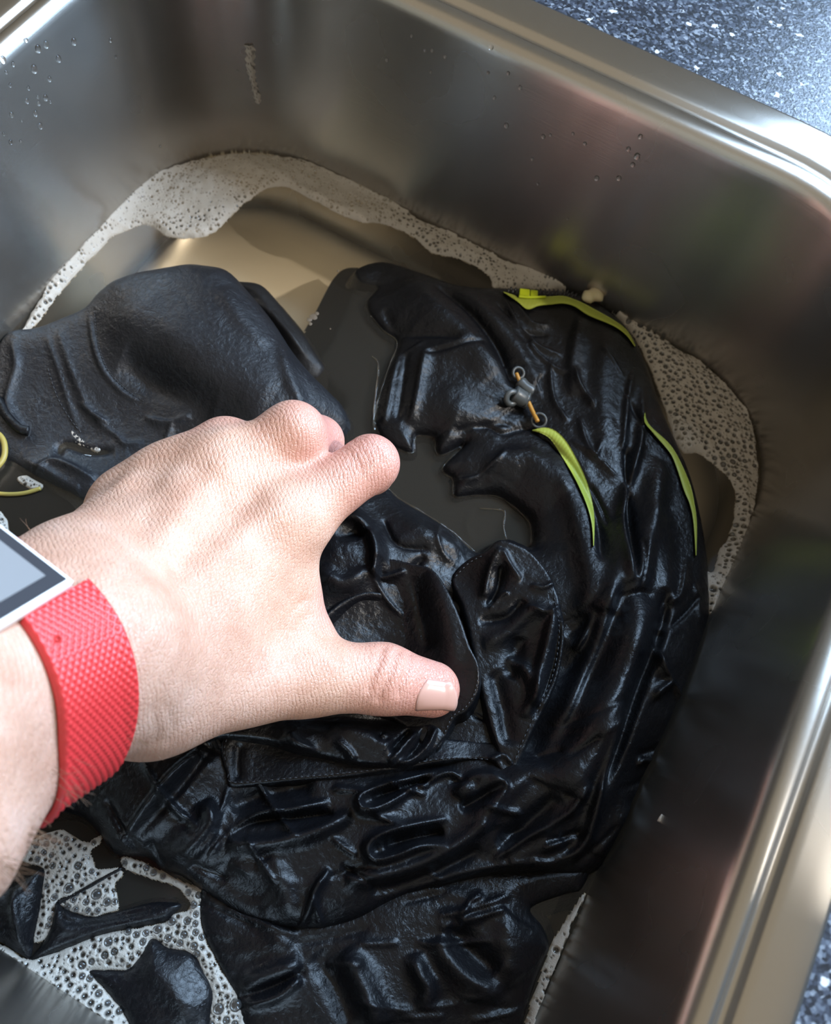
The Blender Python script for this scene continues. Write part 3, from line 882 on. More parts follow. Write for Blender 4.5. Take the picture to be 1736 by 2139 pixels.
slv.build('sleeve', fabric('sunlit_black_fabric', (0.009, 0.0095, 0.012), 0.40, 1.3, 0.34), garment)  # matte weave; the paler bluish base paints in sunlight on the sleeve
# far side of the sleeve opening, behind the front fold
BACK = [(400, 590), (440, 571), (470, 580), (495, 594), (548, 604), (585, 640), (625, 690), (660, 740), (677, 772), (640, 790), (560, 720), (500, 640), (440, 600)]
back_l = Layer(BACK, [(440, 590, 10), (540, 620, 12), (620, 700, 12), (665, 765, 4), (560, 680, 9), (500, 620, 10)], [([(500, 600), (570, 650), (640, 740)], 3, 12, 10, 'bell')], tau=2.5, step=0.8, noise=0.3, seed=31)
back_l.build('sleeve_lining', M_FABM, garment)

# cloth that hangs just under the water
def sunken(name, outline, ctrl, folds, seed, noise=0.8):
    l = Layer(outline, ctrl, folds, edge='wet', tau=3, step=1.4, noise=noise * 0.2, seed=seed, drop=1.2, floor=-30, edge_h=-6)
    return l.build(name, M_SUB, garment)
sunken('submerged_panel', [(745, 560), (735, 610), (712, 670), (690, 715), (668, 760), (690, 800), (722, 850), (640, 950), (640, 1050), (800, 1150), (1000, 1220), (1140, 1180), (1130, 1050), (1000, 900), (900, 850), (850, 700), (800, 600)],
       [(760, 620, -3), (720, 760, -3.5), (760, 860, -4), (850, 980, -4), (1000, 1080, -2.4), (1040, 1060, -1.5), (980, 1120, -3)], [([(950, 1050), (1000, 1045), (1060, 1060), (1100, 1090)], 1.2, 8, 8, 'bell'), ([(985, 1060), (975, 1100), (990, 1130)], 1.0, 6, 6, 'bell')], 41, 0.5)
sunken('submerged_hem', [(-80, 1800), (60, 1750), (200, 1700), (400, 1830), (470, 1900), (560, 2080), (640, 2280), (200, 2280), (60, 2100), (-80, 2010)],
       [(100, 1850, -3), (250, 1850, -3), (350, 1950, -3), (200, 2050, -4), (450, 2050, -3), (0, 1930, -3)], [], 43)
sunken('submerged_cuff', [(-60, 740), (30, 700), (120, 780), (260, 900), (420, 900), (420, 1000), (240, 1060), (100, 1040), (-60, 980)],
       [(20, 850, -2), (200, 900, -2), (300, 950, -2.5), (50, 930, -2)], [], 47)

# folds at the lower left poking through the suds
def strip(name, outline, ctrl, folds, seed):
    return Layer(outline, ctrl, folds, tau=2.2, step=0.7, noise=0.3, seed=seed).build(name, M_FAB, garment)
strip('pocket_corner', [(-60, 1870), (-10, 1862), (40, 1840), (92, 1812), (90, 1860), (84, 1900), (72, 1960), (62, 2004), (30, 1988), (0, 1972), (-60, 1950)],
      [(0, 1900, 7), (60, 1850, 8), (50, 1950, 6), (62, 1990, 3)], [([(20, 1850), (24, 1910), (40, 1980)], 3, 14, 12, 'bell')], 51)
strip('pocket_hem', [(60, 2006), (90, 1968), (108, 1930), (117, 1884), (130, 1893), (160, 1908), (193, 1915), (250, 1903), (310, 1886), (350, 1884), (380, 1890), (360, 1912), (346, 1925), (280, 1938), (216, 1952), (132, 1984), (75, 2006)],
      [(115, 1930, 7), (200, 1935, 6), (300, 1912, 5), (90, 1985, 5)], [([(118, 1890), (140, 1925), (240, 1915), (350, 1890)], -2.5, 8, 8, 'bell'), ([(70, 2000), (130, 1970), (220, 1938), (350, 1912)], 2.5, 6, 6, 'bell')], 53)
strip('pocket_seam', [(116, 1884), (150, 1868), (200, 1838), (248, 1812), (252, 1819), (205, 1848), (160, 1874), (124, 1892)],
      [(150, 1872, 4), (210, 1842, 4), (180, 1858, 4)], [], 55)
strip('hem_lobe', [(184, 2030), (225, 2026), (262, 2026), (288, 2002), (310, 1966), (326, 1962), (352, 1980), (400, 1990), (422, 2022), (446, 2072), (440, 2130), (432, 2230), (285, 2230), (268, 2139), (222, 2070)],
      [(250, 2050, 4), (330, 2000, 6), (400, 2040, 5), (350, 2100, 5), (300, 2140, 5)], [([(300, 2010), (360, 2070), (400, 2140)], 2.5, 24, 20, 'round')], 57)

# ------------------------------------------------------------------ flaps lying on top
def flap(name, outline, ctrl, folds, seed, noise=0.3, m=None, step=0.6, flow=None, drop=5.0):
    l = Layer(outline, ctrl, folds, edge='free', step=step, noise=noise, seed=seed, floor=-20, drop=drop, flow=flow)
    l.build(name, m or M_FAB, garment, clip=lambda X, Y: body.h(X, Y)[0])
    return l

POCK = [(1016, 1150), (1040, 1128), (1066, 1131), (1108, 1152), (1150, 1203), (1172, 1265), (1179, 1330), (1166, 1410), (1142, 1470), (1112, 1530), (1082, 1600), (1066, 1622), (1042, 1570), (1018, 1490), (1000, 1420), (985, 1340), (966, 1265), (944, 1210), (975, 1170)]
pocket = flap('pocket_flap', POCK,
     [(1040, 1140, 22), (1100, 1165, 23), (1150, 1230, 25), (1172, 1320, 25), (1150, 1430, 22), (1100, 1540, 19), (1066, 1610, 17), (1030, 1500, 17), (1000, 1400, 17), (970, 1260, 15), (960, 1200, 12), (1060, 1240, 21), (1080, 1340, 19), (1080, 1450, 19), (1120, 1300, 23), (1010, 1220, 16)],
     [([(1045, 1140), (1022, 1190), (1010, 1250)], 3.0, 14, 10, 'bell'), ([(1050, 1145), (1068, 1180), (1090, 1210)], 2.5, 9, 12, 'bell'), ([(1046, 1180), (1040, 1230), (1018, 1272)], -3, 10, 10, 'round'),
      ([(1020, 1272), (1050, 1240), (1062, 1236)], 2, 5, 5, 'bell'), ([(1158, 1270), (1146, 1330), (1128, 1400), (1112, 1480)], 4.5, 26, 10, 'round'), ([(1168, 1290), (1152, 1400), (1112, 1500)], -2.5, 8, 8, 'bell'),
      ([(1090, 1330), (1075, 1380), (1065, 1420)], -3, 14, 18, 'round'), ([(1005, 1345), (1060, 1320), (1110, 1275), (1160, 1280)], 3, 16, 16, 'round'), ([(1100, 1265), (1140, 1280), (1170, 1262)], 2, 7, 7, 'bell'),
      ([(1110, 1220), (1135, 1225), (1158, 1215)], 1.8, 7, 7, 'bell'), ([(1060, 1370), (1100, 1400), (1116, 1450), (1090, 1500)], 3, 20, 12, 'round'), ([(1030, 1400), (1050, 1480), (1066, 1560)], -3, 16, 16, 'round'), ([(1095, 1250), (1060, 1290), (1000, 1300)], -2.5, 12, 12, 'round')],
     61, 0.35)
FLAP = [(700, 1180), (800, 1165), (868, 1178), (905, 1190), (938, 1238), (964, 1298), (982, 1350), (999, 1384), (1003, 1420), (995, 1455), (976, 1486), (952, 1500), (934, 1535), (916, 1566), (890, 1560), (820, 1500), (700, 1480), (640, 1330), (660, 1230)]
flap1 = flap('hem_flap', FLAP,
     [(700, 1210, 14), (800, 1190, 15), (880, 1190, 20), (930, 1250, 25), (970, 1330, 27), (995, 1400, 26), (980, 1470, 22), (930, 1540, 17), (820, 1500, 14), (720, 1450, 11), (680, 1320, 10), (780, 1290, 8), (860, 1330, 11), (900, 1400, 17), (860, 1240, 14), (820, 1400, 10)],
     [([(890, 1195), (920, 1260), (940, 1330), (950, 1400)], 3, 20, 26, 'round'), ([(640, 1330), (700, 1270), (760, 1240), (820, 1245)], 4, 12, 20, 'round'), ([(860, 1200), (880, 1290), (895, 1360)], -2, 18, 12, 'round'), ([(770, 1200), (800, 1205), (850, 1190)], 3, 8, 8, 'bell')],
     63, 0.25)
FL2 = [(400, 1545), (470, 1537), (560, 1545), (640, 1565), (700, 1583), (760, 1593), (816, 1597), (862, 1596), (902, 1574), (926, 1545), (950, 1500), (900, 1460), (700, 1440), (500, 1460), (420, 1490)]
flap2 = flap('front_flap', FL2,
     [(430, 1510, 18), (520, 1520, 20), (620, 1535, 21), (720, 1550, 21), (820, 1570, 20), (900, 1560, 17), (940, 1500, 16), (800, 1510, 15), (650, 1490, 14), (860, 1595, 17), (700, 1580, 19), (560, 1544, 19)],
     [([(690, 1515), (740, 1520), (790, 1540), (820, 1560)], 4, 16, 26, 'round'), ([(800, 1535), (790, 1545), (812, 1550)], -3, 8, 8, 'bell'), ([(872, 1528), (850, 1550), (832, 1572), (810, 1594)], 3.8, 7, 8, 'bell'), ([(858, 1525), (835, 1550), (815, 1570)], -3.5, 6, 6, 'bell'),
      ([(912, 1518), (895, 1555), (862, 1585), (830, 1594)], 3.2, 7, 7, 'bell'), ([(890, 1520), (872, 1560), (845, 1590)], -3, 6, 6, 'bell'), ([(700, 1545), (730, 1570), (740, 1590)], 2.0, 10, 10, 'round'), ([(600, 1530), (620, 1550), (660, 1570)], 2, 12, 14, 'round'), ([(560, 1500), (760, 1505), (900, 1500)], -3, 14, 16, 'round')],
     65, 0.35)
FL3 = [(470, 1532), (461, 1572), (472, 1612), (482, 1641), (540, 1638), (620, 1630), (720, 1622), (800, 1611), (870, 1600), (930, 1590), (1000, 1585), (1032, 1590), (1050, 1615), (1062, 1638), (1080, 1642), (1090, 1630), (1060, 1560), (900, 1540), (700, 1520), (520, 1510)]
flap3 = flap('pocket_panel', FL3,
     [(475, 1550, 16), (470, 1600, 15.5), (485, 1635, 15), (620, 1625, 15.5), (800, 1605, 16), (930, 1588, 16), (1030, 1595, 17), (1070, 1638, 17), (700, 1560, 13), (560, 1570, 13), (850, 1570, 13), (1000, 1570, 14)],
     [([(500, 1550), (496, 1600), (500, 1630)], -1.5, 12, 12, 'round'), ([(1010, 1600), (1050, 1575), (1075, 1600)], 2, 9, 9, 'bell')], 67, 0.2)

# stitching along the hems (short threads, one mesh per seam)
def stitches(line, layers, inset_px=0, dash=2.2e-3, r=0.00022, name='stitching'):
    S = smooth_line(np.array(line, float), 10)
    z = np.full(len(S), 0.012)
    for it in range(5):
        P = at_many(S[:, :2], HW + z)
        z = np.clip(np.max([l.h(P[:, 0], P[:, 1])[0] for l in layers], axis=0), 0, 0.05)
    P = at_many(S[:, :2], HW + z + 0.0002)
    d = np.r_[0, np.cumsum(np.linalg.norm(np.diff(P, axis=0), axis=1))]
    parts = []
    k = 0.0
    while k + dash * 0.65 < d[-1]:
        q = np.array([[np.interp(k + dash * 0.65 * t, d, P[:, c]) for c in range(3)] for t in (0, .5, 1)])
        q[1, 2] += 0.00012
        parts.append(tube(q, r, 5)); k += dash
    V, F = join(parts)
    return link(name, mesh_np(name, V, F), M_THREAD, garment, kind='stuff')
stitches([(1060, 1136), (1102, 1160), (1142, 1208), (1162, 1268), (1168, 1330), (1156, 1405), (1132, 1465), (1102, 1525), (1074, 1592)], [pocket])
stitches([(950, 1206), (980, 1176), (1014, 1158)], [pocket])
stitches([(474, 1542), (468, 1572), (478, 1608), (488, 1634), (620, 1624), (800, 1606), (930, 1584), (1028, 1587)], [flap3])
stitches([(998, 1400), (997, 1425), (988, 1455), (970, 1480), (946, 1496), (930, 1528), (912, 1560)], [flap1], dash=1.8e-3)
stitches([(197, 650), (204, 712), (224, 770), (262, 812), (300, 838)], [slv], dash=1.6e-3, r=0.00018)
stitches([(100, 770), (120, 830), (150, 880), (175, 910)], [slv])

# ------------------------------------------------------------------ lime tapes, zip, eyelets and cords
def top_h(X, Y):
    return np.max([body.h(X, Y)[0], low_l.h(X, Y)[0]], axis=0)

def on_body(pts, lift=0.0006, minz=0.0004, sm=6):
    S = smooth_line(np.array(pts, float), sm)
    z = np.full(len(S), 0.01)
    for it in range(5):
        P = at_many(S[:, :2], HW + z)
        z = np.maximum(body.h(P[:, 0], P[:, 1])[0], minz)
    return at_many(S[:, :2], HW + z + lift)

def tape(name, A, B, m, lift=0.0017, rows=7, ridged=True):
    a = smooth_line(np.array(A, float), 6); b = smooth_line(np.array(B, float), 6)
    def res(p, k):
        d = np.r_[0, np.cumsum(np.hypot(*np.diff(p, axis=0).T))]
        t = np.linspace(0, d[-1], k)
        return np.c_[np.interp(t, d, p[:, 0]), np.interp(t, d, p[:, 1])]
    N = 110
    a, b = res(a, N), res(b, N)
    g = np.stack([a + (b - a) * t for t in np.linspace(0, 1, rows)], 1).reshape(-1, 2)
    z = np.full(len(g), 0.01)
    for it in range(5):
        P = at_many(g, HW + z); z = np.maximum(body.h(P[:, 0], P[:, 1])[0], 0.0004)
    Z = z.reshape(N, rows)
    for it in range(16):                      # a stiff ribbon bridges the small wrinkles
        Z[1:-1] = np.maximum(Z[1:-1], (Z[:-2] + Z[1:-1] + Z[2:]) / 3)
    z = Z.ravel()
    prof_ = np.tile(np.sin(np.linspace(0, np.pi, rows)) ** 0.5 * 0.0006, N)
    rib = np.repeat(0.00008 * np.sin(np.arange(N) * 2.2), rows) if ridged else 0
    top = at_many(g, HW + z + lift + prof_ + rib)
    bot = at_many(g, HW + z - 0.0010)
    V = np.vstack([top, bot])
    F = [tuple(f) for f in grid_faces(N, rows)[:, ::-1]]
    o = N * rows
    for i in range(N - 1):
        F.append((i * rows, i * rows + rows, o + i * rows + rows, o + i * rows))
        e = i * rows + rows - 1
        F.append((e, o + e, o + e + rows, e + rows))
    return link(name, mesh_np(name, V, F), m, garment, label='lime green zip tape edge')

tape('zip_tape', [(1052, 609), (1076, 617), (1088, 622), (1147, 619), (1177, 618), (1200, 625), (1224, 636), (1280, 667), (1310, 690), (1328, 722)],
     [(1052, 611), (1080, 629), (1102, 646), (1125, 639), (1152, 636), (1177, 634), (1200, 640), (1230, 659), (1280, 680), (1308, 700), (1326, 724)], M_LIME)
tape('zip_tape', [(1112, 898), (1138, 893), (1161, 900), (1184, 923), (1207, 963), (1225, 1003), (1236, 1041), (1242, 1084), (1241, 1140)],
     [(1112, 900), (1130, 905), (1150, 918), (1173, 952), (1196, 990), (1213, 1024), (1227, 1058), (1236, 1094), (1239, 1140)], M_LIME)
tape('zip_tape', [(1348, 862), (1350, 874), (1360, 891), (1395, 923), (1412, 946), (1429, 980), (1443, 1015), (1451, 1052), (1456, 1095), (1455, 1160)],
     [(1346, 864), (1347, 882), (1363, 903), (1399, 945), (1414, 978), (1429, 1024), (1442, 1056), (1449, 1094), (1453, 1160)], M_LIME)

# zip chain: two rows of teeth, and the slider with its pull
chain = on_body([(1062, 606), (1100, 611), (1140, 611), (1180, 613), (1208, 622)], lift=0.0012)
d = np.r_[0, np.cumsum(np.linalg.norm(np.diff(chain, axis=0), axis=1))]
parts = []
for k, t in enumerate(np.arange(0.0, d[-1] - 0.001, 0.0011)):
    c = np.array([np.interp(t, d, chain[:, q]) for q in range(3)])
    tg = np.array([np.interp(t + 0.0008, d, chain[:, q]) for q in range(3)]) - c
    tg /= np.linalg.norm(tg) + 1e-9
    side = np.cross([0, 0, 1], tg); side /= np.linalg.norm(side) + 1e-9
    s = 1 if k % 2 else -1
    parts.append(tube([c + side * s * 0.0019 + [0, 0, 0.0002], c + side * s * 0.0008 + [0, 0, 0.0008], c - side * s * 0.0004 + [0, 0, 0.0006]], [0.0004, 0.0005, 0.0004], 5))
V, F = join(parts)
link('zip_chain', mesh_np('zip_chain', V, F), M_THREAD, garment, kind='stuff', label='black zip teeth')

def rbox(c, ex, ey, ez, size, bev=0.25):
    """bevelled box from axes"""
    ex, ey, ez = [np.asarray(v, float) / np.linalg.norm(v) for v in (ex, ey, ez)]
    sx, sy, sz = np.array(size) / 2
    b = min(sx, sy, sz) * bev
    V = []
    for z, k in ((-sz, b), (-sz + b, 0), (sz - b, 0), (sz, b)):
        for x, y in ((-sx + k, -sy + k + b), (-sx + k + b, -sy + k), (sx - k - b, -sy + k), (sx - k, -sy + k + b), (sx - k, sy - k - b), (sx - k - b, sy - k), (-sx + k + b, sy - k), (-sx + k, sy - k - b)):
            V.append(np.asarray(c) + ex * x + ey * y + ez * z)
    F = [tuple(f) for f in grid_faces(4, 8, True)]
    F = F + [tuple(range(8))[::-1], tuple(range(24, 32))]
    return np.array(V), F

zc = on_body([(1090, 612), (1104, 613), (1125, 616)], lift=0.0022)
zt = zc[-1] - zc[0]; zs = np.cross([0, 0, 1], zt)
slider = link('zip_slider', mesh_np('zip_slider', *join([rbox(zc[3], zt, zs, [0, 0, 1], (0.0050, 0.0042, 0.0016)), rbox(zc[9], zt, zs, [0, 0, 1], (0.0036, 0.0040, 0.0016))]), smooth=False), M_LIMEP, garment, label='lime green zip slider')
pull = on_body([(1084, 619), (1105, 621), (1140, 620)], lift=0.0030)
V, F = tube(pull, np.linspace(0.0008, 0.0006, len(pull)), 6)
p_ = link('zip_pull', mesh_np('zip_pull', V, F), M_LIMEP, garment, label='lime green zip pull')

def ring_mesh(c, nrm, R, r, n=24, m=8, sq=1.0):
    nrm = np.asarray(nrm, float) / np.linalg.norm(nrm)
    a = np.cross(nrm, [1, 0.2, 0]); a /= np.linalg.norm(a); b = np.cross(nrm, a)
    V = []
    for i in range(n):
        t = 2 * math.pi * i / n
        e = a * math.cos(t) + b * math.sin(t) * sq
        for j in range(m):
            u = 2 * math.pi * j / m
            V.append(np.asarray(c) + e * (R + r * math.cos(u)) + nrm * r * math.sin(u))
    V = np.array(V)
    F = [(i * m + j, ((i + 1) % n) * m + j, ((i + 1) % n) * m + (j + 1) % m, i * m + (j + 1) % m) for i in range(n) for j in range(m)]
    return V, F
def bp1(px, py, lift=0.002):
    return on_body([(px, py), (px + 1, py), (px + 2, py)], lift=lift)[0]
tocam = lambda p: (CAM - p) / np.linalg.norm(CAM - p)
p = bp1(1083, 779, 0.0025)
link('eyelet', mesh_np('eyelet', *ring_mesh(p, tocam(p) + [0.2, 0.3, 0.3], 0.0026, 0.0007)), M_RUBBER, garment, label='grey cord eyelet')
p = bp1(1069, 831, 0.0035)
link('cord_toggle', mesh_np('cord_toggle', *ring_mesh(p, tocam(p) + [0.8, 0, 0.1], 0.0028, 0.0014)), M_RUBBER, garment, label='grey rubber cord toggle')
link('cord_toggle', mesh_np('cord_toggle', *tube(on_body([(1074, 822), (1090, 832), (1106, 838)], lift=0.003), [0.0042] + [0.0040] * 11 + [0.0024], 10)), M_RUBBER, garment, label='grey rubber cord toggle')
link('cord_toggle', mesh_np('cord_toggle', *tube(on_body([(1086, 797), (1098, 810), (1112, 818)], lift=0.003), [0.0026] + [0.0030] * 11 + [0.0018], 10)), M_RUBBER, garment, label='grey rubber cord toggle')
p = bp1(1126, 878, 0.002)
link('eyelet', mesh_np('eyelet', *ring_mesh(p, tocam(p) + [0, 0, .2], 0.0032, 0.0006)), M_RUBBER, garment, label='grey cord eyelet')
link('elastic_cord', mesh_np('elastic_cord', *tube(on_body([(1079, 780), (1083, 790), (1087, 801)], lift=0.003), 0.0009, 8)), M_BRASS, garment, label='orange elastic cord')
link('elastic_cord', mesh_np('elastic_cord', *tube(on_body([(1104, 840), (1113, 860), (1123, 880)], lift=0.0035), 0.0010, 8)), M_BRASS, garment, label='orange elastic cord')
V, F = tube(at_many(smooth_line([(-25, 890), (2, 912), (10, 935), (6, 960), (-15, 985)], 6), HW + 0.0035), 0.0013, 8)
link('draw_cord', mesh_np('draw_cord', V, F), M_YEL, garment, label='yellow draw cord')
V, F = tube(at_many(smooth_line([(-30, 1026), (10, 1032), (50, 1030), (85, 1020)], 6), HW + 0.0008), 0.0009, 8)
link('draw_cord', mesh_np('draw_cord', V, F), M_YEL, garment, label='yellow draw cord')
V, F = tube(at_many(smooth_line([(-20, 820), (0, 842), (14, 868), (40, 895), (60, 900)], 6), HW + np.linspace(0.005, 0.004, 25)), 0.0022, 8)
link('hem_cord', mesh_np('hem_cord', V, F), M_FAB, garment)

water_o = bpy.data.objects['soapy_water']
men = [[(700, 1005), (760, 1000), (806, 1018), (833, 1041), (898, 1080), (950, 1116), (992, 1154)], [(1058, 1127), (1052, 1100), (1054, 1070), (1036, 1064), (1002, 1062)], [(1110, 1140), (1109, 1100), (1092, 1074), (1043, 1038), (990, 1035), (950, 1037), (947, 1002), (931, 991), (926, 974), (966, 934), (924, 951), (911, 942), (906, 916), (869, 912), (863, 945), (838, 941), (814, 929), (794, 909), (783, 880), (792, 830), (812, 770), (830, 716), (800, 690), (775, 660)],
       [(992, 890), (1018, 887), (1036, 906), (1060, 905), (1086, 899)], [(778, 745), (790, 760), (788, 800), (780, 870), (782, 900)], [(110, 960), (140, 965), (165, 950), (215, 960), (250, 972), (285, 985)]]
for ml in men:
    q = at_many(smooth_line(np.array(ml, float), 6), HW + 0.0002)
    w_ = 0.00055 * (0.6 + 0.5 * np.sin(np.arange(len(q)) * 0.7 + ml[0][0]) ** 2)
    V, F = tube(q, w_, 6)
    o = link('meniscus', mesh_np('meniscus', V, F), M_WATER, water_o, kind='stuff')
# ------------------------------------------------------------------ soap foam
def foam(name, outline, label, thick=3.0, step=0.45, dens=1.0, big=(), seed=0, rim_dark=0.9, rmax=1.7, tau=2.4, climb=False, m=None, rexp=2.2, hole_fac=1.0):
    rng = np.random.default_rng(seed)
    o = smooth_line(np.array(outline, float), 4, True)
    poly = at_many(o, HW)[:, :2]
    lo, hi = poly.min(0) - 0.002, poly.max(0) + 0.002
    lo = np.maximum(lo, [-W - .01, -DEP - .01]); hi = np.minimum(hi, [0.01, 0.01])
    st = step * 1e-3
    xs = np.arange(lo[0], hi[0], st); ys = np.arange(lo[1], hi[1], st)
    Y, X = np.meshgrid(ys, xs)
    wob = vnoise(X * 260, Y * 260, seed + 3) * 0.0007 + vnoise(X * 90, Y * 90, seed + 4) * 0.0009
    d = poly_sdf(X, Y, poly) + wob
    # wall distance: foam clings to the steel and stands a little higher there
    q = np.abs(np.stack([X + W / 2, Y + DEP / 2])) - np.array([W / 2 - RAD, DEP / 2 - RAD])[:, None, None]
    wall = -(np.hypot(np.maximum(q[0], 0), np.maximum(q[1], 0)) + np.minimum(np.maximum(q[0], q[1]), 0) - RAD + INS)
    dd = np.where(wall < 0.012, np.maximum(d, np.minimum(d + 0.002, 0.002)), d)
    H = thick * 1e-3 * (1 - np.exp(-np.maximum(d, 0) / (tau * 1e-3))) * (0.75 + 0.6 * vnoise(X * 60, Y * 60, seed) + 0.2 * vnoise(X * 220, Y * 220, seed + 1))
    if climb:
        H = H + 0.0030 * np.exp(-np.maximum(wall, 0) / 0.0022)
    H = np.where(d > 0, np.maximum(H, 0.0003), 1.2 * d)
    hole = np.zeros_like(X)
    area = (d > 0.0006).sum() * st * st
    N = int(area * 1e6 * 0.9 * dens)
    ii = np.argwhere(d > 0.0006)
    R_ = []
    if len(ii):
        for k in range(N):
            a, b = ii[rng.integers(len(ii))]
            clump = 0.5 + vnoise(np.array([X[a, b] * 45]), np.array([Y[a, b] * 45]), seed + 8)[0]
            if rng.random() > 0.35 + clump: continue
            r = (0.22 + (rmax - 0.22) * rng.random() ** rexp * (0.5 + 0.7 * max(clump, 0))) * 1e-3
            R_.append((X[a, b] + rng.uniform(-.5, .5) * st, Y[a, b] + rng.uniform(-.5, .5) * st, r))
    for px, py, rp in big:
        P = at(px, py, HW + 0.002); R_.append((P[0], P[1], rp * 1e-3))
    R_.sort(key=lambda q: -q[2])
    placed = []
    arr = np.zeros((0, 3))
    for x, y, r in R_:
        if len(arr) and (np.hypot(arr[:, 0] - x, arr[:, 1] - y) < (arr[:, 2] + r) * 0.96).any(): continue
        arr = np.vstack([arr, (x, y, r)])
        i0, j0 = int((x - lo[0]) / st), int((y - lo[1]) / st); w = int(1.8 * r / st) + 2
        sl = (slice(max(i0 - w, 0), i0 + w + 1), slice(max(j0 - w, 0), j0 + w + 1))
        rr = np.hypot(X[sl] - x, Y[sl] - y) / r
        dent = np.where(rr < 1, -np.sqrt(np.clip(1 - rr ** 2, 0, 1)) * min(r * 1.1, 0.0016), 0) + 0.14 * r * np.exp(-((rr - 1.12) / 0.22) ** 2)
        H[sl] += dent
        hole[sl] = np.maximum(hole[sl], np.clip((0.98 - rr) / 0.38, 0, 1) * hole_fac * min(1.0, 0.42 + r / 0.0011))
    H = np.maximum(H, np.where(d > 0, 0.00025, -1))
    keep = (d > -0.0006) & (wall > -0.0012)
    H = np.maximum(H, -0.0015)
    nX, nY = X.shape
    fq = grid_faces(nX, nY); kv = keep.ravel()
    fq = fq[kv[fq].all(1)]
    used = np.zeros(nX * nY, bool); used[fq.ravel()] = True
    idx = np.cumsum(used) - 1
    V = np.c_[X.ravel(), Y.ravel(), HW + 0.0002 + H.ravel()][used]
    me = mesh_np(name, V, idx[fq][:, ::-1])
    vattr(me, 'hole', hole.ravel()[used])
    o_ = link(name, me, m or M_FOAM, None, kind='stuff', label=label, cat='foam', group='soap suds')
    return o_, arr, (X, Y, H)

FAR = [(40, 702), (52, 684), (95, 615), (150, 545), (200, 493), (240, 448), (280, 408), (320, 378), (370, 353), (425, 336), (490, 327), (560, 328), (640, 345), (700, 371), (760, 398), (820, 428), (868, 460), (943, 493), (1018, 531), (1068, 556), (1120, 572), (1190, 590), (1255, 606), (1262, 630), (1240, 632),
       (1212, 614), (1150, 606), (1080, 602), (1032, 600), (1024, 580), (985, 550), (925, 532), (900, 526), (868, 497), (830, 478), (800, 468), (760, 463), (720, 452), (680, 430), (640, 411), (605, 393), (575, 389), (545, 400), (512, 424), (482, 450), (442, 486), (400, 497), (352, 494), (334, 483), (312, 471), (290, 472), (240, 492), (200, 528), (160, 572), (120, 618), (70, 680)]
RIGHT = [(1258, 628), (1303, 667), (1348, 692), (1408, 728), (1458, 757), (1503, 797), (1540, 838), (1565, 888), (1579, 950), (1580, 1000), (1573, 1052), (1555, 1117), (1535, 1177), (1510, 1227), (1482, 1292),
         (1477, 1290), (1468, 1258), (1459, 1212), (1464, 1180), (1472, 1190), (1490, 1194), (1504, 1150), (1523, 1124), (1535, 1076), (1535, 1028), (1522, 998), (1488, 966), (1455, 946), (1432, 948), (1412, 922), (1400, 880), (1376, 815), (1346, 738), (1312, 690), (1276, 655)]
f_far, _, _ = foam('foam_band', FAR, 'beige soap foam band along the far steel wall', thick=3.4, seed=101, climb=True, dens=0.62, rmax=0.95, rexp=3.0,
     big=[(748, 420, 1.4), (735, 432, 1.0), (780, 430, 1.2), (795, 445, 0.9), (835, 460, 1.0), (365, 455, 0.8), (352, 470, 0.8), (520, 385, 0.7)])
f_right, arr_right, _ = foam('foam_patch', RIGHT, 'wide patch of bubbly soap foam along the right steel wall', thick=3.6, seed=102, climb=True, dens=1.0, rmax=1.4, rexp=2.3,
     big=[(1502, 850, 1.7), (1480, 822, 1.4), (1460, 852, 1.3), (1485, 880, 1.2), (1518, 928, 1.5), (1450, 868, 1.1), (1372, 730, 1.2), (1350, 727, 1.1), (1503, 872, 1.1), (1482, 905, 1.1), (1488, 1233, 1.9), (1520, 1160, 1.2), (1516, 1172, 1.0), (1548, 1083, 0.9)])
LLA = [(124, 1736), (150, 1745), (184, 1762), (196, 1752), (214, 1742), (206, 1762), (190, 1778), (192, 1796), (203, 1814), (226, 1818), (246, 1816), (200, 1840), (150, 1868), (118, 1880), (112, 1902), (108, 1945), (90, 1964), (69, 1970), (74, 1940), (82, 1902), (88, 1860), (92, 1816), (70, 1804), (40, 1790), (60, 1760)]
LLB = [(120, 1886), (150, 1872), (205, 1844), (250, 1818), (254, 1830), (240, 1845), (244, 1870), (248, 1898), (225, 1903), (193, 1913), (160, 1907), (132, 1896)]
LLC = [(258, 1790), (290, 1798), (330, 1818), (380, 1842), (425, 1864), (418, 1900), (419, 1930), (430, 1970), (449, 2002), (470, 2040), (497, 2076), (505, 2110), (560, 2139), (610, 2230), (425, 2230), (434, 2139), (444, 2080), (422, 2022), (400, 1990), (350, 1979), (326, 1962), (311, 1966), (312, 1985), (290, 2004), (270, 2024), (225, 2024), (186, 2030), (222, 2070), (270, 2139), (310, 2230),
       (262, 2210), (205, 2139), (140, 2090), (60, 2038), (-10, 2000), (-60, 1975), (-60, 1950), (0, 1972), (30, 1990), (62, 2007), (100, 1994), (132, 1984), (216, 1953), (346, 1927), (362, 1914), (394, 1905), (398, 1880), (370, 1852), (330, 1836), (285, 1826), (258, 1812)]
f_lla, arr_a, _ = foam('foam_patch', LLA, 'grey bubbly foam patch in front of the bare forearm', thick=2.2, seed=103, dens=2.4, rmax=1.35, rexp=1.6, big=[(162, 1808, 1.6), (142, 1855, 1.8), (112, 1874, 1.3), (160, 1830, 1.2), (152, 1754, 1.0), (190, 1820, 1.1), (108, 1808, 1.2)])
f_llb, arr_b, _ = foam('foam_patch', LLB, 'small foam patch with big bubbles enclosed by a black fabric fold', thick=1.8, seed=104, dens=2.4, rmax=1.5, rexp=1.5, big=[(200, 1868, 1.9), (222, 1884, 1.5), (178, 1884, 1.2), (195, 1893, 1.2)])
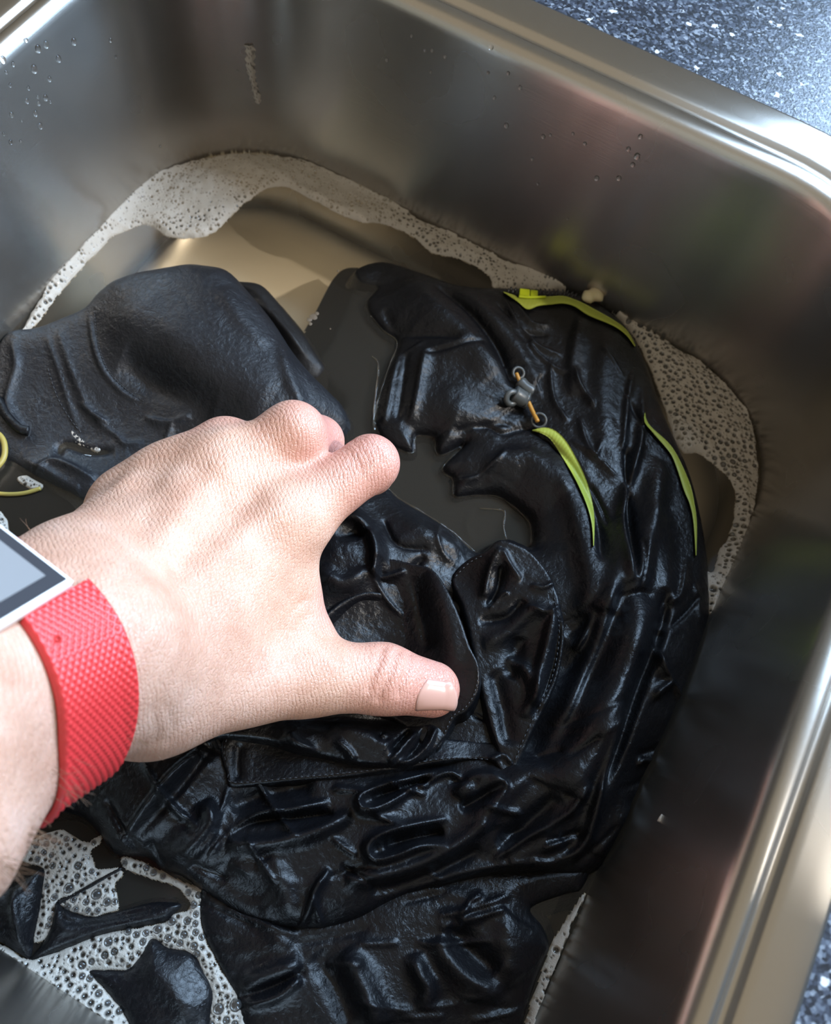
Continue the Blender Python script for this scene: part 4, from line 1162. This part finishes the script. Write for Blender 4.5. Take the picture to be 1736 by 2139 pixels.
f_llc, arr_c, _ = foam('foam_patch', LLC, 'branching pale foam along the front steel wall and between black folds', thick=2.6, seed=105, climb=True, dens=2.1, rmax=1.4, rexp=1.9, big=[(218, 1995, 1.5), (238, 1988, 1.5), (225, 1968, 1.6), (170, 2016, 1.6), (297, 1968, 1.3), (328, 1941, 1.6), (456, 2108, 1.9), (492, 2100, 2.2), (350, 1960, 1.4), (305, 1812, 1.3), (320, 1822, 1.3), (400, 1855, 1.0), (278, 1812, 1.1), (408, 1948, 1.3), (165, 2068, 1.2), (408, 1904, 1.0), (375, 1970, 1.2)])
foam('foam_strip', [(1223, 1868), (1208, 1880), (1196, 1900), (1185, 1918), (1168, 1950), (1150, 1985), (1131, 2038), (1112, 2098), (1096, 2150), (1078, 2210), (1098, 2215), (1113, 2139), (1139, 2065), (1167, 1997), (1189, 1940)],
     'thin foam strip along the right wall at the bottom', thick=2.0, seed=106, climb=True, dens=1.3, rmax=1.0, big=[(1163, 1985, 1.3), (1192, 1905, 0.9)])
foam('foam_scrap', [(126, 874), (140, 868), (156, 888), (168, 910), (190, 922), (212, 932), (204, 944), (176, 934), (150, 918), (134, 896)], 'little foam scrap floating beside the sleeve hem', thick=1.6, seed=107, dens=2.2, rmax=0.8, step=0.35)
foam('foam_scrap', [(38, 998), (54, 994), (76, 1004), (88, 1016), (66, 1020), (46, 1012)], 'tiny foam scrap beside the yellow cord', thick=1.5, seed=108, dens=2.2, rmax=0.9, step=0.35, big=[(50, 1008, 1.0)])
foam('foam_scrap', [(-30, 1062), (-4, 1066), (12, 1084), (18, 1108), (4, 1130), (-30, 1140)], 'foam scrap at the left wall above the watch', thick=2.2, seed=109, dens=2.4, rmax=1.2, step=0.35)

# single large bubbles: thin domes of soap film standing in the suds
dome_V, dome_F = [], []
ND, MD = 5, 12
for i in range(ND + 1):
    a = math.pi / 2 * i / ND
    for j in range(MD):
        t = 2 * math.pi * j / MD
        dome_V.append((math.cos(a) * math.cos(t), math.cos(a) * math.sin(t), 0.75 * math.sin(a)))
dome_F = [tuple(f) for f in grid_faces(ND + 1, MD, True)]
dome_me = mesh_np('bubble', dome_V, dome_F)
M_FILM = film_mat('soap_film', (0.96, 0.96, 0.96), 0.03, (0.8, 0.8, 0.8), ior=1.38)
dome_me.materials.append(M_FILM)
for fo, arr in ((f_right, arr_right), (f_lla, arr_a), (f_llb, arr_b), (f_llc, arr_c)):
    for x, y, r in arr[arr[:, 2] > 0.00105][:60]:
        o = bpy.data.objects.new('bubble', dome_me)
        COL.objects.link(o); o.parent = fo
        o.location = (x, y, HW + 0.0008); o.scale = (r * 0.97, r * 0.97, r * 0.97)

# lump of wet silicone-like tab at the end of the zip
P0 = at(1238, 617, HW + 0.0085)
ux = at(1252, 612, HW + 0.0085) - P0; ux /= np.linalg.norm(ux); uy = np.cross([0, 0, 1], ux)
V, F = [], []
for i in range(9):
    t = i / 8
    wv = 0.0040 + 0.0014 * t - 0.0014 * math.exp(-((t - 0.45) / 0.2) ** 2)
    for j in range(12):
        a = 2 * math.pi * j / 12
        e = min(1, 3.2 * min(t, 1 - t) + 0.25)
        V.append(P0 + ux * (t - 0.5) * 0.0115 + uy * wv * math.cos(a) * e + np.array([0, 0, 1]) * 0.0028 * math.sin(a) * e)
F = [tuple(f) for f in grid_faces(9, 12, True)] + [tuple(range(12))[::-1], tuple(range(96, 108))]
link('zip_garage', mesh_np('zip_garage', V, F), M_CREAM, garment, label='cream translucent tab at the zip end')

# ------------------------------------------------------------------ drops, drip and scum
def wall_sdf(P):
    q = np.abs(P[:, :2] - [-W / 2, -DEP / 2]) - np.array([W / 2 - RAD, DEP / 2 - RAD])
    return np.hypot(*np.maximum(q, 0).T) + np.minimum(q.max(1), 0) - RAD - INS * (P[:, 2] / -HW) * 1.0
def wall_hit(pts):
    D = rays(pts); lo = np.full(len(D), 0.2); hi = np.full(len(D), 1.6)
    lo[:] = 0.02
    for it in range(45):
        mid = (lo + hi) / 2
        ins = wall_sdf(CAM + D * mid[:, None]) < 0
        lo = np.where(ins, mid, lo); hi = np.where(ins, hi, mid)
    P = CAM + D * lo[:, None]
    e = 1e-4
    N = np.stack([wall_sdf(P + np.eye(3)[k] * e) - wall_sdf(P - np.eye(3)[k] * e) for k in range(3)], 1)
    N /= np.linalg.norm(N, axis=1)[:, None]
    return P, -N
drop_me = mesh_np('water_drop', [(v[0], v[1] * 1.25, v[2] * 0.75) for v in dome_V], dome_F)
drop_me.materials.append(M_DROP)
def drops(pts, label, group):
    P, N = wall_hit([p[:2] for p in pts])
    for (px, py, r), p, nn in zip(pts, P, N):
        o = bpy.data.objects.new('water_drop', drop_me)
        COL.objects.link(o)
        z = Vector(nn); y = (Vector((0, 0, 1)) - z * z.z).normalized(); x = y.cross(z)
        o.matrix_world = Matrix(((x.x, y.x, z.x, p[0]), (x.y, y.y, z.y, p[1]), (x.z, y.z, z.z, p[2]), (0, 0, 0, 1))) @ Matrix.Scale(r * 1.15e-3, 4)
        names = ['topmost', 'second', 'third', 'fourth', 'fifth', 'sixth', 'seventh', 'eighth', 'ninth', 'tenth', 'eleventh', 'twelfth', 'thirteenth', 'fourteenth', 'fifteenth', 'sixteenth', 'seventeenth', 'eighteenth', 'nineteenth', 'twentieth',
                 'twenty-first', 'twenty-second', 'twenty-third', 'twenty-fourth', 'twenty-fifth', 'twenty-sixth', 'twenty-seventh', 'lowest']
        k = sorted(q[1] + q[0] * 1e-3 for q in pts).index(py + px * 1e-3)
        size = 'large' if r >= 1.1 else 'medium' if r >= 0.8 else 'tiny'
        tag(o, '%s water drop on the %s, %s counting down from its rim' % (size, label, 'lowest' if k == len(pts) - 1 else names[k]), 'water drop', group)
drops([(6, 125, 1.2), (27, 134, 0.8), (79, 102, 1.3), (96, 93, 1.2), (154, 87, 1.2), (122, 123, 1.2), (71, 144, 1.4), (103, 165, 0.9), (21, 178, .7), (59, 184, .7), (95, 204, 1.1), (56, 211, .9), (79, 203, .6), (81, 216, .8), (24, 240, .9), (74, 237, 1.0), (55, 84, .7), (13, 151, .6), (231, 84, .8), (84, 263, 1.1), (8, 280, .6), (22, 297, .8), (43, 295, .5), (242, 118, .6), (105, 213, .5), (45, 252, .5), (14, 92, .5)],
      'left steel wall', 'water drops on the left wall')
drops([(1058, 262, 1.0), (1135, 285, .9), (1150, 282, .6), (1338, 285, .9), (1313, 311, .9), (1331, 326, 1.2), (1322, 344, .9), (1247, 372, 1.0), (1293, 372, 1.0), (1222, 300, .7), (1197, 279, .6), (1112, 332, .7), (1087, 183, .8), (1033, 204, .7), (1025, 100, .8), (903, 105, .7), (930, 118, .7), (900, 150, .6), (963, 155, .6), (1124, 384, .6), (1186, 457, .5), (888, 105, .6), (808, 125, .7), (860, 75, .6), (1062, 153, .7), (1020, 152, .6), (496, 148, .5), (335, 305, .6)],
      'far steel wall', 'water drops on the far wall')
P, N = wall_hit([(1378, 1717), (1381, 1709), (1385, 1702)])
link('water_streak', mesh_np('water_streak', *tube(P + N * 0.0003, [0.0007, 0.0005, 0.0003], 6)), M_FOAM, label='short pale soap streak on the right wall', cat='soap streak')
drips = [(520, 92, 9), (524, 110, 10), (522, 130, 9), (525, 150, 8), (529, 168, 6), (532, 182, 6), (537, 200, 7), (540, 214, 5)]
dp_ = smooth_line(np.array(drips, float), 5)
rows = []
for k, t in enumerate(np.linspace(-1, 1, 9)):
    P, N = wall_hit(np.c_[dp_[:, 0] + t * dp_[:, 2] * (1 + 0.25 * np.sin(np.arange(len(dp_)) * 1.7 + k)), dp_[:, 1]])
    rows.append(P + N * (0.0002 + 0.0011 * (1 - t * t)))
V = np.stack(rows, 1)
N_ = len(dp_)
V = V.reshape(-1, 3) + RNG.normal(0, 0.00012, (N_ * 9, 3))
me = mesh_np('foam_drip', V, grid_faces(N_, 9))
vattr(me, 'hole', (RNG.random(N_ * 9) < 0.16).astype(float) * 0.8)
link('foam_drip', me, M_FOAM, kind='stuff', label='foam drip running down the far steel wall', cat='foam')
V, F = [], []
for c, rr in (((655, 662), 9), ((646, 668), 6), ((662, 655), 5), ((648, 676), 5), ((706, 566), 3), ((690, 687), 2)):
    P0 = at(c[0], c[1], HW + 0.0004); b0 = len(V)
    for j in range(9):
        a = 2 * math.pi * j / 9
        rj = rr * 0.2e-3 * (0.8 + 0.5 * RNG.random())
        V.append(P0 + np.array([rj * math.cos(a), rj * math.sin(a), 0]))
    V.append(P0 + [0, 0, 0.0004])
    F += [(b0 + j, b0 + (j + 1) % 9, b0 + 9) for j in range(9)]
link('floating_scum', mesh_np('floating_scum', V, F), M_SCUM, kind='stuff', label='brownish scrap of scum floating on the beige water', cat='scum')

# ------------------------------------------------------------------ hand and forearm (one implicit surface)
def J(px, py, depth, r): return (dp(px, py, depth), r * 1e-3)
CONES = []           # (a, ra, b, rb, k)
def cone(a, b, k=6.0): CONES.append((a[0], a[1], b[0], b[1], k * 1e-3))
WU, WM, WR = J(138, 1262, .282, 20), J(188, 1350, .272, 22.5), J(236, 1422, .279, 18.0)
SR = J(112, 1492, .263, 18.5)
SR2 = J(22, 1522, .250, 20)
FU, FM, FR = J(-330, 1420, .226, 27), J(-290, 1530, .214, 31), J(-180, 1688, .222, 30)
cone(WU, FU, 10); cone(WM, FM, 14); cone(WR, SR, 8); cone(SR, SR2, 8); cone(SR2, FR, 8)
_ax = (WM[0] - FM[0]) / np.linalg.norm(WM[0] - FM[0])
cone(FM, (WM[0] - _ax * 0.19, 0.040), 14)
IM, MM, RM, PM = J(592, 1090, .3340, 13.6), J(462, 1000, .3370, 13.6), J(362, 1018, .3420, 12.8), J(272, 1062, .3430, 12.2)
C1, C2, C3, C4 = J(290, 1385, .290, 18), J(240, 1325, .287, 18), J(195, 1275, .289, 17.5), J(152, 1222, .294, 17)
for c, k_ in ((C1, IM), (C2, MM), (C3, RM), (C4, PM)): cone(c, k_, 13)
cone(WR, C1, 14); cone(WM, C2, 14); cone(WM, C3, 14); cone(WU, C4, 14)
cone(IM, MM, 12); cone(MM, RM, 12); cone(RM, PM, 12)
# fingers: knuckle, middle joint, end joint, tip
def finger(m0, p, d, t):
    cone(m0, p, 8); cone(p, d, 5); cone(d, t, 4)
finger(IM, J(774, 968, .3440, 9.9), J(775, 985, .369, 8.8), J(745, 1000, .388, 7.6))
finger(MM, J(612, 906, .3400, 11.3), J(664, 922, .363, 9.6), J(640, 950, .386, 8.0))
finger(RM, J(470, 936, .3460, 10.6), J(520, 950, .370, 9.0), J(520, 980, .389, 7.8))
finger(PM, J(372, 985, .3580, 9.0), J(420, 1000, .378, 8.0), J(430, 1025, .392, 7.0))
# thumb with its ball, and the web to the index finger
TB, TM, TI, TT = J(322, 1452, .296, 16.5), J(640, 1412, .3300, 13.6), J(800, 1418, .3400, 12.4), J(902, 1440, .3465, 10.6)
cone(TB, TM, 12); cone(TM, TI, 6); cone(TI, TT, 5); cone(C1, TB, 14)
cone(J(430, 1290, .314, 17), J(560, 1300, .334, 13), 12)
cone(J(520, 1220, .326, 14), J(590, 1255, .337, 11.5), 12)
cone(J(590, 1200, .337, 11), J(612, 1300, .341, 9.5), 10)
cone(J(560, 1330, .334, 13), J(640, 1350, .339, 10), 9)
cone(J(380, 1330, .306, 18), J(470, 1390, .322, 14), 14)
# tendons and veins
for a, b in (((300, 1320, .2745, 3.4), (560, 1085, .3215, 3.0)), ((245, 1275, .272, 3.4), (440, 1000, .3245, 3.0)), ((205, 1235, .2755, 3), (345, 1015, .3295, 2.8))):
    cone(J(*a), J(*b), 7)

def hand_sdf(P):
    """distance to the skin, negative inside"""
    P = np.asarray(P, np.float32)
    D = None
    for a, ra, b, rb, k in CONES:
        a = a.astype(np.float32); ba = (b - a).astype(np.float32)
        pa = P - a
        t = np.clip(pa @ ba / float(ba @ ba), 0, 1)
        d = np.sqrt(((pa - t[..., None] * ba) ** 2).sum(-1)) - (ra + (rb - ra) * t)
        if D is None: D = d
        else:
            h = np.maximum(k - np.abs(D - d), 0) / k
            D = np.minimum(D, d) - h * h * k * 0.25
    return D

def surface_nets(lo, hi, h, f):
    n = np.ceil((hi - lo) / h).astype(int) + 1
    ax = [lo[i] + h * np.arange(n[i]) for i in range(3)]
    Fv = np.empty(n, np.float32)
    for i in range(0, n[0], 8):
        g = np.stack(np.meshgrid(ax[0][i:i + 8], ax[1], ax[2], indexing='ij'), -1)
        Fv[i:i + 8] = f(g)
    S = Fv < 0
    c = n - 1
    acc = np.zeros((*c, 3), np.float32); cnt = np.zeros(c, np.float32)
    corner = [(i, j, k) for i in (0, 1) for j in (0, 1) for k in (0, 1)]
    def sub(A, o): return A[o[0]:o[0] + c[0], o[1]:o[1] + c[1], o[2]:o[2] + c[2]]
    for a in corner:
        for axis in range(3):
            if a[axis]: continue
            b = list(a); b[axis] = 1
            fa, fb = sub(Fv, a), sub(Fv, b)
            m = (fa < 0) != (fb < 0)
            t = np.where(m, fa / np.where(m, fa - fb, 1), 0)
            p = np.zeros((*c, 3), np.float32)
            for q in range(3): p[..., q] = a[q]
            p[..., axis] = t
            acc += p * m[..., None]; cnt += m
    act = cnt > 0
    idx = -np.ones(c, np.int64); idx[act] = np.arange(act.sum())
    ijk = np.argwhere(act)
    V = lo + h * (ijk + acc[act] / cnt[act][:, None])
    quads = []
    for axis in range(3):
        u, v = (axis + 1) % 3, (axis + 2) % 3
        sl0 = [slice(None)] * 3; sl1 = [slice(None)] * 3
        sl0[axis] = slice(0, -1); sl1[axis] = slice(1, None)
        s0, s1 = S[tuple(sl0)], S[tuple(sl1)]
        e = np.argwhere(s0 != s1)
        inside0 = s0[tuple(e.T)]
        ok = (e[:, u] > 0) & (e[:, v] > 0) & (e[:, u] < c[u]) & (e[:, v] < c[v])
        e, inside0 = e[ok], inside0[ok]
        def cell(du, dv):
            q = e.copy(); q[:, u] += du; q[:, v] += dv
            return idx[tuple(q.T)]
        Q = np.stack([cell(-1, -1), cell(0, -1), cell(0, 0), cell(-1, 0)], 1)
        Q[~inside0] = Q[~inside0][:, ::-1]
        quads.append(Q)
    Q = np.vstack(quads)
    return V, Q[(Q >= 0).all(1)]

js = np.array([c[0] for c in CONES] + [c[2] for c in CONES])
lo, hi = js.min(0) - 0.03, js.max(0) + 0.03
HV, HQ = surface_nets(lo, hi, 0.00125, hand_sdf)

def grad(P, e=4e-4):
    N = np.stack([hand_sdf(P + np.eye(3)[k] * e) - hand_sdf(P - np.eye(3)[k] * e) for k in range(3)], -1)
    return N / (np.linalg.norm(N, axis=-1)[..., None] + 1e-12)
def skin_hit(pts, start=0.15):
    """points of the skin seen at photo positions"""
    D = rays(pts); t = np.full(len(D), start)
    for it in range(90):
        t = t + np.clip(hand_sdf(CAM + D * t[:, None]), -0.002, 0.02) * 0.85
    return CAM + D * t[:, None]

# one projection step, then creases pressed into the skin
HN = grad(HV)
HV = HV - HN * hand_sdf(HV)[:, None]
def crease(pts, depth, width):
    global HV
    S = smooth_line(np.array(pts, float), 8)
    C = skin_hit(S)
    C = C[np.abs(hand_sdf(C)) < 0.002]
    if not len(C): return
    lo_, hi_ = C.min(0) - 0.006, C.max(0) + 0.006
    m = np.where(((HV > lo_) & (HV < hi_)).all(1))[0]
    if not len(m): return
    d2 = ((HV[m][:, None] - C[None]) ** 2).sum(-1).min(1)
    HV[m] -= HN[m] * (depth * 1e-3 * np.exp(-d2 / (width * 1e-3) ** 2))[:, None]
for q in ([(832, 1358), (818, 1400), (800, 1440), (790, 1462)], [(858, 1364), (850, 1400), (838, 1430), (832, 1450)], [(800, 1352), (790, 1390), (776, 1420), (770, 1440)]):
    crease(q, 1.0, 1.15)
for q in ([(735, 915), (765, 950), (775, 975)], [(712, 925), (748, 965), (756, 985)], [(755, 912), (785, 940), (796, 965)]):
    crease(q, 0.4, 1.3)
for q in ([(640, 1255), (625, 1262), (606, 1285)], [(648, 1285), (628, 1300), (615, 1322)]):
    crease(q, 0.5, 1.5)
for k in range(9):
    s = k * 17
    crease([(170 + s, 1170 - s * .25), (250 + s * 1.0, 1195 - s * .1), (330 + s * .9, 1270 + s * .05), (372 + s * .8, 1360 + s * .1), (380 + s * .75, 1450)], 0.22, 1.3)
for q in ([(318, 1480), (330, 1530), (322, 1556)], [(345, 1470), (362, 1520), (350, 1550)]):
    crease(q, 0.4, 1.4)
# knuckle pads
def pad(px, py, h, w):
    global HV
    C = skin_hit([(px, py)])[0]
    d2 = ((HV - C) ** 2).sum(-1)
    HV += HN * (h * 1e-3 * np.exp(-d2 / (w * 1e-3) ** 2))[:, None]
pad(588, 1068, 1.6, 8); pad(462, 985, 1.6, 8); pad(362, 1005, 1.3, 7); pad(262, 1010, 1.6, 6); pad(620, 880, 0.8, 6); pad(470, 905, 0.8, 5)
pad(525, 1030, -1.2, 6); pad(418, 990, -1.2, 6); pad(315, 1020, -1.0, 6); pad(700, 1440, 0.6, 8)

hand = thing('person', 'bare left hand and forearm, fingers pressing down into the wet black jacket', 'person', tuple(dp(420, 1250, .31)))
me = mesh_np('arm', HV, HQ)
tips = [dp(900, 1440, .3465), dp(800, 950, .35), dp(690, 900, .35), dp(480, 920, .355), dp(640, 1280, .34)]
rad_ = [0.036, 0.034, 0.030, 0.024, 0.014]
pink = np.zeros(len(HV))
for tp, rr in zip(tips, rad_):
    pink = np.maximum(pink, np.clip(1.15 - np.linalg.norm(HV - tp, axis=1) / rr, 0, 1) ** 0.8)
vattr(me, 'pink', pink * 0.8)
link('arm', me, M_SKIN, hand)

# thumb nail
NU, NV_ = 22, 18
base_a, base_b = np.array([893, 1418.]), np.array([868, 1484.])
tip_a, tip_b = np.array([936, 1424.]), np.array([943, 1482.])
g = []
for i in range(NU):
    u = i / (NU - 1)
    for j in range(NV_):
        v = j / (NV_ - 1)
        l = base_a + (base_b - base_a) * v; r = tip_a + (tip_b - tip_a) * v
        p = l + (r - l) * u
        p = p + np.array([9, 2]) * math.sin(math.pi * v) * u ** 2 - np.array([7, 0]) * math.sin(math.pi * v) * (1 - u) ** 2
        g.append(p)
g = np.array(g)
C = skin_hit(g); Nn = grad(C)
uu = np.repeat(np.linspace(0, 1, NU), NV_); vv = np.tile(np.linspace(0, 1, NV_), NU)
edge = np.minimum(np.minimum(vv, 1 - vv) * 6, np.minimum(uu * 5, 1)).clip(0, 1)
off = 0.0002 + 0.0006 * edge ** 0.5 + 0.0009 * np.clip((uu - 0.75) / 0.25, 0, 1)
V1 = C + Nn * off[:, None]; V0 = C - Nn * 0.0006
F = [tuple(f) for f in grid_faces(NU, NV_)]
o_ = NU * NV_
bd_ = [i * NV_ for i in range(NU)] + [(NU - 1) * NV_ + j for j in range(1, NV_)] + [i * NV_ + NV_ - 1 for i in range(NU - 2, -1, -1)] + [j for j in range(NV_ - 2, 0, -1)]
for a, b in zip(bd_, bd_[1:] + bd_[:1]): F.append((a, b, b + o_, a + o_))
link('thumb_nail', mesh_np('thumb_nail', np.vstack([V1, V0]), F), M_NAIL, hand)

# fine dark hairs on the wrist and forearm edge
parts = []
hr = np.random.default_rng(5)
spots = [(150, 1668, 60, 140)] * 26 + [(95, 1760, 50, 60)] * 26 + [(40, 1820, 40, 40)] * 14 + [(300, 1558, 30, 18)] * 6 + [(175, 1050, 25, 25)] * 9 + [(75, 1120, 20, 25)] * 7 + [(405, 905, 10, 30)] * 4
for px, py, sx, sy in spots:
    p = skin_hit([(px - 26 + hr.normal(0, 12), py - 14 + hr.normal(0, sy * .28))])[0]
    if abs(hand_sdf(p[None])[0]) > 0.001: continue
    nn = grad(p[None])[0]
    if py < 1200: dv = nn * 0.6 + ROT @ np.array([-0.5, 0.5, 0.1])
    else: dv = nn * 0.5 + ROT @ np.array([0.75, -0.45 + hr.normal(0, .3), 0.0])
    dv /= np.linalg.norm(dv)
    Ln = hr.uniform(0.004, 0.010) if py > 1200 else hr.uniform(0.003, 0.006)
    cv = hr.normal(0, 0.35, 3)
    pts = [p + dv * Ln * t + cv * Ln * t * t * 0.5 for t in np.linspace(0, 1, 5)]
    parts.append(tube(pts, np.linspace(0.00007, 0.00003, 5), 4))
V, F = join(parts)
link('arm_hair', mesh_np('arm_hair', V, F), M_HAIR, hand, kind='stuff', label='fine dark arm hairs')

# ------------------------------------------------------------------ red wrist band with its display
ax0, ax1 = dp(-290, 1565, .214), WM[0]
AX = (ax1 - ax0) / np.linalg.norm(ax1 - ax0)
UP = tocam(ax1); UP = UP - AX * (UP @ AX); UP /= np.linalg.norm(UP)
SIDE = np.cross(AX, UP)
B0, B1 = -0.0355, -0.0095            # proximal and distal edge along the arm, from the wrist point
NB, NA = 84, 640
ss = np.linspace(B0, B1, NB); phis = np.linspace(0, 2 * math.pi, NA, endpoint=False)
SS, PH = np.meshgrid(ss, phis, indexing='ij')
O = ax1 + SS[..., None] * AX
Dr = np.cos(PH)[..., None] * UP + np.sin(PH)[..., None] * SIDE
rr = np.full(SS.shape, 0.055)
for it in range(40):
    rr = rr - 0.8 * hand_sdf(O + Dr * rr[..., None])
rb = rr.mean(0)                      # the rubber is stiff: same section over its width, slightly conical
kk = 9
rb = np.convolve(np.r_[rb[-kk:], rb, rb[:kk]], np.ones(2 * kk + 1) / (2 * kk + 1), 'valid')
lin = np.linspace(rr[:6].mean() - rr.mean(), rr[-6:].mean() - rr.mean(), NB) * 0.8
RB = np.maximum(rb[None, :] + lin[:, None], rr) + 0.0003
arc = np.cumsum(np.r_[0, np.full(NA - 1, rb.mean() * 2 * math.pi / NA)])
A_ = np.broadcast_to(arc[None, :], SS.shape)
pu = (SS * 0.92 + A_ * 0.62) / 0.00205; pv = (SS * 0.92 - A_ * 0.62) / 0.00205
tri = np.minimum(np.abs((pu % 1) - 0.5), np.abs((pv % 1) - 0.5)) * 2       # 1 in the valleys' crossing centre
stud = np.clip(1.25 - 2.2 * np.maximum(np.abs((pu % 1) - 0.5), np.abs((pv % 1) - 0.5)), 0, 1)
eb = np.minimum(SS - B0, B1 - SS)
msk = np.clip((eb - 0.0004) / 0.001, 0, 1)
TH = 0.0022 * np.sqrt(np.clip(1 - (1 - np.clip(eb / 0.0011, 0, 1)) ** 2, 0.02, 1)) + 0.00060 * stud * msk
OUT = O + Dr * (RB + TH)[..., None]
INN = O + Dr * (RB)[..., None]
watch = thing('fitness_band', 'red rubber fitness band with studded strap on the left wrist', 'fitness band', tuple(ax1))
V = np.vstack([OUT.reshape(-1, 3), INN.reshape(-1, 3)])
F1 = grid_faces(NB, NA, True)
o_ = NB * NA
jn = np.arange(NA); j2 = (jn + 1) % NA
cap1 = np.stack([jn, o_ + jn, o_ + j2, j2], 1)
cap2 = np.stack([(NB - 1) * NA + jn, (NB - 1) * NA + j2, o_ + (NB - 1) * NA + j2, o_ + (NB - 1) * NA + jn], 1)
def band_point(px, py):
    d = rays([[px, py]])[0]; best = None
    q = OUT.reshape(-1, 3) - CAM
    t = q @ d / (d @ d)
    e = np.linalg.norm(q - t[:, None] * d, axis=1)
    m = e < 0.0012
    k = np.where(m)[0][np.argmin(t[m])] if m.any() else np.argmin(e)
    return OUT.reshape(-1, 3)[k]
K = band_point(150, 1240)
pk_ = link('strap_pin', mesh_np('strap_pin', *ring_mesh(band_point(125, 1325) + tocam(ax1) * 0.0003, tocam(ax1), 0.0007, 0.00035, 14, 6)), M_RED, watch)
# case: a flat box, long edge across the arm
dK = rays([[155, 1213]])[0]
depthK = (K - CAM) @ dK / (dK @ dK) - 0.0012
Kp = CAM + dK * depthK
rK = (K - ax1) - AX * ((K - ax1) @ AX)
NRM = rK / np.linalg.norm(rK)
def on_case(px, py):
    d = rays([[px, py]])[0]
    return CAM + d * (((Kp - CAM) @ NRM) / (d @ NRM))
AXC = Kp - on_case(0, 1308); AXC /= np.linalg.norm(AXC)
TD = on_case(0, 1143) - Kp; TD -= AXC * (TD @ AXC); TD /= np.linalg.norm(TD)
LW, LT, THK = 0.0265, 0.046, 0.0032
SV = V
SF = np.vstack([F1, (F1 + o_)[:, ::-1], cap1, cap2])
fc = SV[SF].mean(1) - Kp
under = ((fc @ TD) > 0.0006) & ((fc @ TD) < LT) & (np.abs(fc @ NRM) < 0.014)
SF = SF[~under]
strap = link('strap', mesh_np('strap', SV, SF), M_RED, watch)
cc = Kp - AXC * LW / 2 + TD * LT / 2 - NRM * THK / 2
link('case', mesh_np('case', *rbox(cc, TD, AXC, NRM, (LT, LW, THK), 0.18)), M_WHITE, watch, label='white plastic case edge')
bz = link('bezel', mesh_np('bezel', *rbox(cc + NRM * (THK / 2 + 0.0001), TD, AXC, NRM, (LT - 0.0028, LW - 0.0028, 0.0006), 0.2), smooth=False), M_BEZEL, watch, label='dark glass bezel')
sc_ = link('display', mesh_np('display', *rbox(cc + NRM * (THK / 2 + 0.0004), TD, AXC, NRM, (LT - 0.0105, LW - 0.0105, 0.0004), 0.2), smooth=False), M_SCREEN, watch, label='grey display')
P0 = Kp + NRM * 0.0007 - AXC * 0.0075 + TD * 0.0225
link('display_mark', mesh_np('display_mark', *ring_mesh(P0, NRM, 0.0010, 0.00012, 16, 5)), M_WHITE, watch, label='small pale display mark')
